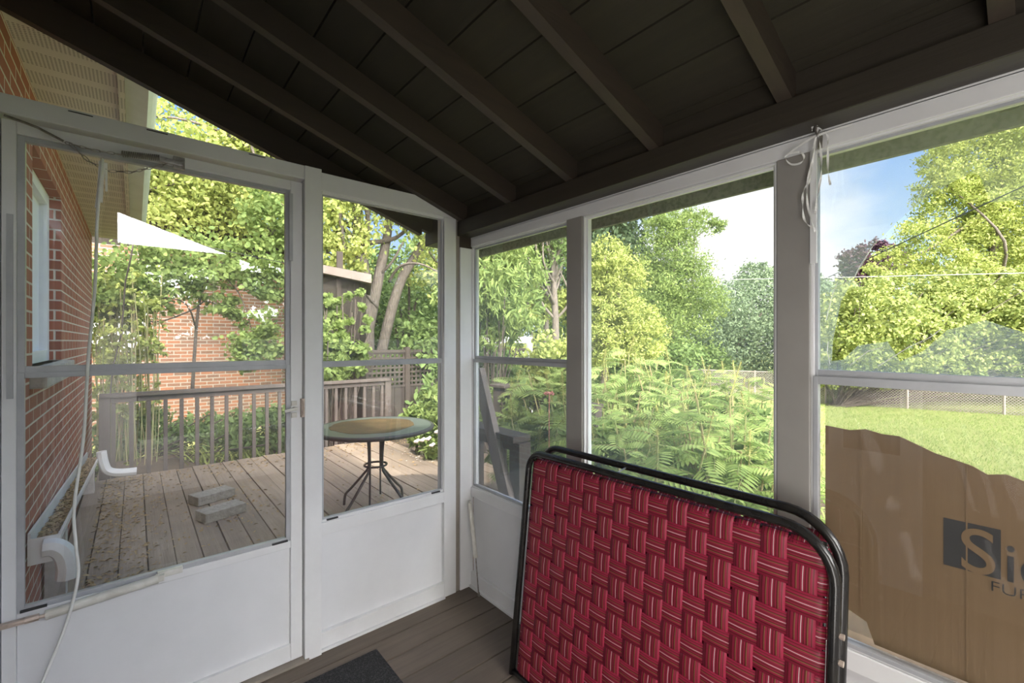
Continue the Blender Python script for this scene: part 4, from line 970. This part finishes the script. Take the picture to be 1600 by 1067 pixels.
# peony
pe = shrub('peony_bush', 'leafy green bush with white blooms at the right end of the deck', [bl(668, 662, 5.55, .30, .26), bl(692, 645, 5.6, .34, .32), bl(712, 665, 5.5, .3, .3), bl(652, 668, 5.5, .2, .18), bl(675, 690, 5.3, .2, .16)], 5200, .12, 'l_maple', 51, aspect=.32, zmin=-.1, up=.1)
for px, py in ((651, 691), (660, 689), (669, 687), (675, 697), (644, 672), (690, 690), (683, 676)):
    p = at(px, py, 5.05); b = MB()
    for k in range(9):
        a_ = k*2.4; r = .028*(k/9)**.5
        b.lathe((p.x+r*math.cos(a_), p.y+r*math.sin(a_), p.z+.01*(k % 3)), [(.004, -.012), (.017, -.004), (.018, .008), (.006, .016)], 7)
    o = b.build('bloom', M['petal'], pe, smooth=True)
b = MB(); rgp = np.random.default_rng(77); V = []; F = []
for i in range(130):
    p = at(rgp.uniform(645, 686), rgp.uniform(706, 717), 4.2); p.z = .012+rgp.uniform(0, .006); s = rgp.uniform(.008, .02); a_ = rgp.uniform(0, 6.28); dx, dy = s*math.cos(a_), s*math.sin(a_); n0 = len(V)
    x_, y_ = 1.30+rgp.normal()*.14, 2.72+rgp.normal()*.16
    V += [(x_-dx, y_-dy, .009), (x_+dy*.7, y_-dx*.7, .012), (x_+dx, y_+dy, .010), (x_-dy*.7, y_+dx*.7, .014)]; F.append((n0, n0+1, n0+2, n0+3))
o = npmesh('fallen_petals', V, F, M['petal']); tag(o, 'fallen white petals scattered on the deck below the peony bush', 'petals', kind='stuff')
shrub('narrow_leaf_shrub', 'dark shrub with drooping narrow leaves at the right edge beside the corner post', [bl(684, 600, 5.7, .17, .2), bl(692, 570, 5.8, .15), bl(690, 625, 5.7, .17)], 520, .16, 'l_mid', 52, aspect=.22, up=.9)
shrub('ivy_mass', 'ivy with pale leaves climbing the front of the dark shed', [bl(520, 520, 6.9, .30), bl(515, 560, 6.7, .35), bl(545, 560, 6.8, .3), bl(560, 500, 7.0, .2), bl(568, 470, 7.2, .15), bl(506, 480, 7.0, .2), bl(545, 475, 6.9, .18)], 3800, .08, 'l_maple', 53, 'maple')
# mid-green backing behind the lattice
for i, (px, py, ds, r, m, lb) in enumerate([
    (520, 480, 12, 1.6, 'l_mid', 'green bush mass behind the dark shed'),
    (640, 480, 11.5, 1.5, 'l_mid', 'green bush mass behind the patio table and lattice fence'),
    (700, 560, 9, .9, 'l_mid', 'green bush just behind the lattice fence near the corner post')]):
    shrub('background_bush', lb, [bl(px, py, ds, r), bl(px+60, py+30, ds, r*.8), bl(px-60, py+40, ds, r*.8), bl(px, py+80, ds, r)], 9000, .13, m, 60+i)
# corner window
shrub('weeping_tree', 'soft drooping green foliage close outside the corner window', [bl(765, 440, 7.6, .62), bl(800, 490, 7.4, .5), bl(750, 510, 7.8, .5), bl(810, 420, 8, .5), bl(775, 390, 8, .5), bl(730, 470, 8, .6)], 9000, .13, 'l_maple', 71, aspect=.28, up=1.1, cat='tree')
tree('woodland_tree', 'pair of bare grey trunks with thin foliage behind the corner window', trunkpts((868, 600, 13), (868, 500, 13), (864, 420, 13), (860, 300, 13)), .12,
     [bl(850, 360, 13, 1.2), bl(880, 400, 13, .9), bl(830, 400, 13.5, 1.0), bl(860, 300, 13, 1.5), bl(820, 340, 14, 1.3)], 6500, .15, 'l_mid', 72, shell=.2, nb=26, bark='bark')
tree('woodland_tree', 'slim pale trunk with sparse leaves left of the narrow window post', trunkpts((853, 600, 14), (853, 480, 14), (848, 380, 14), (850, 280, 14)), .10,
     [bl(845, 480, 14, .7), bl(830, 450, 14, .7), bl(880, 470, 14.5, .8)], 3200, .14, 'l_bright', 73, shell=.1, nb=22, bark='bark')
shrub('background_bush', 'yellow-green bush low beyond the arbour in the corner window', [bl(850, 560, 10, .8, .6), bl(800, 575, 10, .7, .5), bl(880, 570, 10, .7, .6)], 5000, .12, 'l_bright', 74)
# trees in the big middle window
tree('spruce_tree', 'dark tall spruce rising behind the yellow-green trees in the middle window', trunkpts((945, 620, 22), (945, 450, 22), (945, 250, 22)), .2,
     [bl(945, 330, 22, 1.6, 1.4), bl(945, 400, 22, 2.1, 1.2), bl(975, 360, 22, 1.3), bl(925, 450, 22, 2.2), bl(990, 440, 22, 1.5)], 16000, .26, 'l_dark', 81, 'spray', shell=.5, up=.8)
tree('ash_tree', 'bright yellow-green tree at the left of the big middle window', trunkpts((940, 640, 14), (950, 500, 14), (945, 400, 14)), .12,
     [bl(945, 420, 14, 1.0), bl(975, 450, 14, .95), bl(930, 470, 14, .9), bl(960, 510, 14, 1.2), bl(925, 540, 14, .9), bl(1000, 520, 14, .9)], 34000, .10, 'l_bright', 82, aspect=.4, csize=.12, clusters=500)
tree('ash_tree', 'tall feathery green tree in the centre of the middle window, top in the clouds', trunkpts((1045, 640, 17), (1050, 480, 17), (1060, 350, 17)), .14,
     [bl(1045, 350, 17, .85), bl(1075, 360, 17, .8), bl(1040, 400, 17, 1.0), bl(1085, 340, 17, .5), bl(1060, 440, 17, 1.3), bl(1115, 350, 17.5, .45), bl(1020, 460, 17, 1.1), bl(1090, 470, 17, 1.0), bl(1040, 520, 17, 1.5), bl(1030, 340, 17.5, .5)], 36000, .11, 'l_maple', 83, aspect=.4, csize=.16, shell=.3, clusters=800)
shrub('hedge_trees', 'grey-green rounded trees filling the right of the middle window', [bl(1120, 500, 20, 1.6), bl(1170, 480, 21, 1.7), bl(1215, 470, 22, 1.8), bl(1150, 550, 20, 1.7), bl(1200, 545, 20, 1.8), bl(1095, 560, 19, 1.4), bl(1250, 520, 21, 1.9), bl(1180, 440, 22, .9)], 36000, .13, 'l_blue', 84, cat='tree')
shrub('background_bush', 'dark bushes at the foot of the trees in the middle window', [bl(1000, 575, 16, 1.2), bl(1060, 575, 16, 1.1), bl(1110, 585, 17, 1.0), bl(950, 580, 15, 1.1)], 14000, .14, 'l_mid', 85)
# right window: cedar hedge and tall tree
rgc = np.random.default_rng(90)
hd_ = [bl(px, 520+12*math.sin(px*.05), 14+.7*math.sin(px*.11), 1.15, 1.35) for px in range(1310, 1800, 48)] + [bl(px, 468+10*math.sin(px*.07), 14.4, .85) for px in range(1345, 1800, 50)] + [bl(px, 575, 13.7, .8, .6) for px in range(1290, 1800, 40)]
shrub('cedar_hedge', 'tall bright cedar hedge behind the chain link fence in the right window', hd_, 80000, .12, 'l_cedar', 91, 'spray', cat='hedge', csize=.10, shell=.75, up=-.1, aspect=.6, clusters=2200)
tree('lime_tree', 'big yellow-green tree towering over the cedar hedge at the right', trunkpts((1545, 600, 18), (1550, 420, 18), (1560, 300, 18)), .2,
     [bl(1560, 250, 18, 2.0), bl(1500, 330, 18, 1.5), bl(1440, 390, 18, 1.3), bl(1620, 330, 18, 2.2), bl(1560, 380, 18, 1.6), bl(1480, 290, 18, 1.1), bl(1650, 210, 18, 2.4), bl(1390, 425, 18, .9), bl(1475, 240, 18.5, .9), bl(1550, 180, 19, 1.5), bl(1450, 280, 18.5, .5), bl(1500, 430, 17.5, 1.2), bl(1600, 430, 17.5, 1.3)],
     80000, .12, 'l_bright', 92, aspect=.45, csize=.11, shell=.5, clusters=2200)
shrub('hedge_trees', 'hazy grey-green trees left of the cedar hedge behind the broken pane', [bl(1290, 520, 18, 1.3), bl(1320, 480, 18, 1.0), bl(1280, 470, 20, 1.1), bl(1310, 560, 17, 1.1), bl(1270, 560, 17, 1.1)], 12000, .15, 'l_blue', 93, cat='tree')
shrub('plum_tree', 'small dark purple-leaved tree peeping over the hedge below the blue sky', [bl(1338, 408, 26, .85), bl(1365, 402, 26, .95), bl(1400, 410, 26, .9), bl(1350, 430, 26, 1.2)], 7000, .2, 'l_purple', 94, cat='tree')
# far ring of greenery
def far(px, py, ds, r, lb, m, seed, n=9000): shrub('distant_trees', lb, [bl(px+dx, py+dy, ds, r) for dx, dy in ((-90, 20), (0, 0), (90, 15), (-45, 60), (45, 60))], n, .3, m, seed, cat='trees')
far(-60, 300, 17, 3.2, 'distant trees far behind the brick house wall', 'l_mid', 101)
far(330, 330, 21, 3.4, 'distant trees above the roof of the orange-brown brick house', 'l_mid', 102)
far(520, 440, 24, 3.0, 'distant trees behind the shed', 'l_mid', 103)
far(760, 440, 24, 3.2, 'distant trees behind the corner window', 'l_mid', 104)
far(980, 510, 30, 3.0, 'distant trees on the horizon in the middle window', 'l_blue', 105)
far(1500, 450, 30, 4.0, 'distant trees behind the cedar hedge', 'l_mid', 106)
far(1950, 420, 24, 4.0, 'distant trees beyond the right edge of the hedge', 'l_mid', 107)
# behind the camera (reflected)
shrub('garden_tree', 'leafy trees above the white fence mirrored in the door glass', [(x_, -9.3+.3*math.sin(x_*3), 1.9, 1.0, .8, 1.6) for x_ in (-3, -1.8, -.6, .6, 1.8, 3.0, 4.2, 5.4, 6.6)], 34000, .15, 'l_mid', 111, cat='tree', shell=.35, zmax=3.17)
rgk = np.random.default_rng(112)
kc = thing('conical_shrub', (1.35, -5.1, -.6), 'dark conical shrub before the white fence, mirrored in the window glass', 'shrub')
foliage('foliage', kc, [(1.35, -5.1, z_, r_2, r_2, .35) for z_, r_2 in ((-.2, .5), (.2, .47), (.6, .40), (.95, .30), (1.25, .18), (1.45, .08))], 5000, .07, 'l_dark', rgk, 'spray', shell=.8)
b = MB(); b.tube([(0, 0, 0), (0, 0, 1.9)], .04, 7); o = b.build('trunk', M['darkbark'], None); o.parent = kc

# ---------------------------------------------------------------- fern-leaved shrubs with plumes outside the middle window
def fern_shrub(x, y, label, nst, hgt, seed, spread=.45, plumes=5, fl=.42, lean=(0, 0)):
    rg = np.random.default_rng(seed); t = thing('fern_leaf_shrub', (x, y, -.6), label, 'shrub', None)
    Vs = []; Fs = []; n0 = 0; bs = MB(); plume_at = []
    for s in range(nst):
        a = rg.uniform(0, 6.28); rr_ = spread*rg.random()**.5; tipx, tipy = rr_*math.cos(a)*1.3+lean[0], rr_*math.sin(a)*1.3+lean[1]; hh = hgt*rg.uniform(.75, 1.05)
        P = spline([(rr_*.3*math.cos(a), rr_*.3*math.sin(a), 0), (tipx*.6, tipy*.6, hh*.55), (tipx, tipy, hh)], 8)
        bs.tube(P, [.007*(1-.6*i/len(P))+.002 for i in range(len(P))], 5); plume_at.append(P[-1])
        for k in range(15):
            q = P[min(len(P)-1, int(len(P)*(.22+.78*k/15)))]; aa = k*2.4+rg.uniform(-.4, .4)
            L_ = fl*rg.uniform(.65, 1.1)*(1-.35*max(0, k-11)/4); d = np.array([math.cos(aa), math.sin(aa), rg.uniform(.0, .8)]); d /= np.linalg.norm(d)
            side = np.array([-math.sin(aa), math.cos(aa), 0.0]); roll = rg.uniform(-.5, .5)
            npair = 10; tt = np.linspace(.16, 1, npair)
            droop = rg.uniform(.2, .75)
            cen = np.array(q)+d*L_*tt[:, None]+np.array([0, 0, -1])*(droop*L_*tt**2)[:, None]
            tan = d+np.array([0, 0, -1])*(2*droop*tt)[:, None]; tan /= np.linalg.norm(tan, axis=1)[:, None]
            nrm = np.cross(side, tan); sd = side*math.cos(roll)+nrm*math.sin(roll)
            ll = L_*.27*np.sin(np.pi*(.18+.80*tt)**.9)**.8+.012
            for sg in (1, -1):
                ld = sd*sg+tan*.45+np.array([0, 0, -.15]); ld /= np.linalg.norm(ld, axis=1)[:, None]
                wv = tan*1.0-ld*np.sum(tan*ld, 1)[:, None]; wv /= np.linalg.norm(wv, axis=1)[:, None]; w_ = (ll*.115)[:, None]
                A = [cen, cen+ld*ll[:, None]*.3+wv*w_, cen+ld*ll[:, None]*.7+wv*w_*.8-np.array([0, 0, .05])*ll[:, None], cen+ld*ll[:, None]-np.array([0, 0, .12])*ll[:, None], cen+ld*ll[:, None]*.7-wv*w_*.8-np.array([0, 0, .05])*ll[:, None], cen+ld*ll[:, None]*.3-wv*w_]
                V = np.stack(A, 1).reshape(-1, 3); i = np.arange(npair)[:, None]*6+n0
                Vs.append(V); Fs.append(i+np.array([[0, 1, 2, 3]])); Fs.append(i+np.array([[0, 3, 4, 5]])); n0 += len(V)
            c2 = np.vstack([np.array(q)[None], cen]); bs.tube([tuple(v) for v in c2[::3]], .0016, 4)
    V = np.concatenate(Vs); F = np.concatenate(Fs); V = V+np.array([x, y, -.6])
    npmesh('foliage', V, F, M['l_fern'], t)
    o = bs.build('stems', M['stem'], None); o.parent = t
    for k in range(min(plumes, len(plume_at))):
        p = plume_at[k]; b = MB(); h_ = rg.uniform(.14, .24); tx_ = rg.normal()*.04; ty_ = rg.normal()*.04; b.tube([p, p+Vector((tx_*.5, ty_*.5, h_*.5)), p+Vector((tx_, ty_, h_))], .003, 5)
        V = []; F = []
        for i in range(170):
            tt_ = rg.random(); r = (.042*(1-tt_)+.004)*rg.random()**.5; a = rg.uniform(0, 6.28); c = p+Vector((tx_*tt_+r*math.cos(a), ty_*tt_+r*math.sin(a), h_*tt_)); s = rg.uniform(.004, .009); n_ = len(V)
            V += [tuple(c+Vector((-s, 0, 0))), tuple(c+Vector((0, s, 0))), tuple(c+Vector((s, 0, .002))), tuple(c+Vector((0, -s, s)))]; F.append((n_, n_+1, n_+2, n_+3))
        b.add(V, F); o = b.build('plume', M['plume'], None); o.parent = t
    return t
for i, (px, ds, hg, ns, sp, lb) in enumerate([
    (1150, 3.05, 1.62, 13, .42, 'nearest fern-leaved shrub with long arching fronds right of centre in the middle window'),
    (1020, 3.0, 1.45, 13, .42, 'fern-leaved shrub just above the folded bed in the middle window'),
    (930, 3.3, 1.60, 13, .40, 'fern-leaved shrub against the narrow post in the middle window'),
    (1085, 4.0, 1.72, 15, .5, 'second-row fern-leaved shrub with upright yellow plumes'),
    (985, 4.2, 1.82, 15, .5, 'tall fern-leaved shrub with plumes left of centre in the middle window'),
    (900, 4.3, 1.72, 14, .5, 'fern-leaved shrub hidden partly by the narrow post'),
    (1170, 4.3, 1.60, 13, .45, 'rear fern-leaved shrub at the edge of the lawn'),
    (845, 3.4, 1.35, 11, .32, 'fern-leaved shrub beyond the short railing in the corner window'),
    (1225, 3.3, 1.20, 10, .35, 'low fern-leaved shrub behind the wide white post')]):
    p = at(px, 600, ds); fern_shrub(p.x, p.y, lb, int(ns*1.5), hg, 200+i, sp, plumes=9, fl=.35)
shrub('green_bush', 'dark green broad-leaved bush beneath the fern-leaved shrubs', [bl(960, 760, 3.3, .4), bl(1060, 780, 3.3, .4), bl(1160, 760, 3.4, .4), bl(1000, 700, 4.2, .5), bl(1120, 690, 4.2, .5), bl(900, 700, 3.6, .35)], 6500, .09, 'l_mid', 121, zmin=-.6)
shrub('climbing_shrub', 'loose pale green shrub growing through the railing in the corner window', [bl(800, 690, 4.1, .28), bl(845, 660, 4.2, .35), bl(860, 720, 4.0, .35), bl(815, 640, 4.8, .25), bl(870, 610, 4.5, .3), bl(820, 760, 4, .25), bl(760, 640, 5.6, .3)], 5200, .085, 'l_maple', 122, aspect=.4, zmin=-.6)
b = MB(); p = at(858, 615, 3.0)
for k in range(40):
    a_ = random.uniform(0, 6.28); r = .035*random.random()**.5; b.lathe((p.x+r*math.cos(a_), p.y+r*math.sin(a_), p.z+random.uniform(-.008, .012)), [(.002, -.004), (.007, 0), (.003, .005)], 5)
b.tube([p, p-Vector((.02, .02, .4)), Vector((p.x, p.y, -.5))], .003, 5)
tag(b.build('flower_head', M['pink']), 'flat coral pink flower head among the leaves in the corner window', 'flower')
# grass tufts on the lawn
rgz = np.random.default_rng(300); n = 60000
a_ = rgz.uniform(880, 1800, n); dd_ = 5.5+9*rgz.random(n)**.8
X_ = CX+dd_*(FW[0]+(a_-800)/FP*RT[0]); Y_ = CY+dd_*(FW[1]+(a_-800)/FP*RT[1])
hgt_ = rgz.uniform(.02, .06, n); th = rgz.uniform(0, 6.28, n); lx, ly = rgz.normal(size=n)*.02, rgz.normal(size=n)*.02
V = np.stack([np.stack([X_-np.cos(th)*.006, Y_-np.sin(th)*.006, np.full(n, -.6)], 1), np.stack([X_+np.cos(th)*.006, Y_+np.sin(th)*.006, np.full(n, -.6)], 1), np.stack([X_+lx, Y_+ly, -.6+hgt_], 1)], 1).reshape(-1, 3)
o = npmesh('grass', V, np.arange(n*3).reshape(-1, 3), M['l_fern']); tag(o, 'short sunlit grass blades covering the lawn beyond the shrubs', 'grass', kind='stuff')

# repeats of one kind share a group phrase
fam = {}
for o in COL.objects:
    if o.parent is None and 'category' in o.keys(): fam.setdefault(o.name.split('.')[0], []).append(o)
phr = {'fern_leaf_shrub': 'fern-leaved shrubs outside the porch', 'distant_trees': 'distant trees round the garden', 'deck_railing': 'brown deck railings',
       'background_bush': 'background bushes', 'overhead_cable': 'cables over the garden', 'ash_tree': 'leafy trees in the middle window', 'woodland_tree': 'bare trunks in the corner window',
       'hedge_trees': 'grey-green hedge trees', 'ground_plants': 'plants behind the left railing', 'downspout_elbow': 'downspout elbows on the loose gutter', 'door_closer': 'door closers'}
for k, v in fam.items():
    if len(v) > 1 and k in phr:
        for o in v: o['group'] = phr[k]
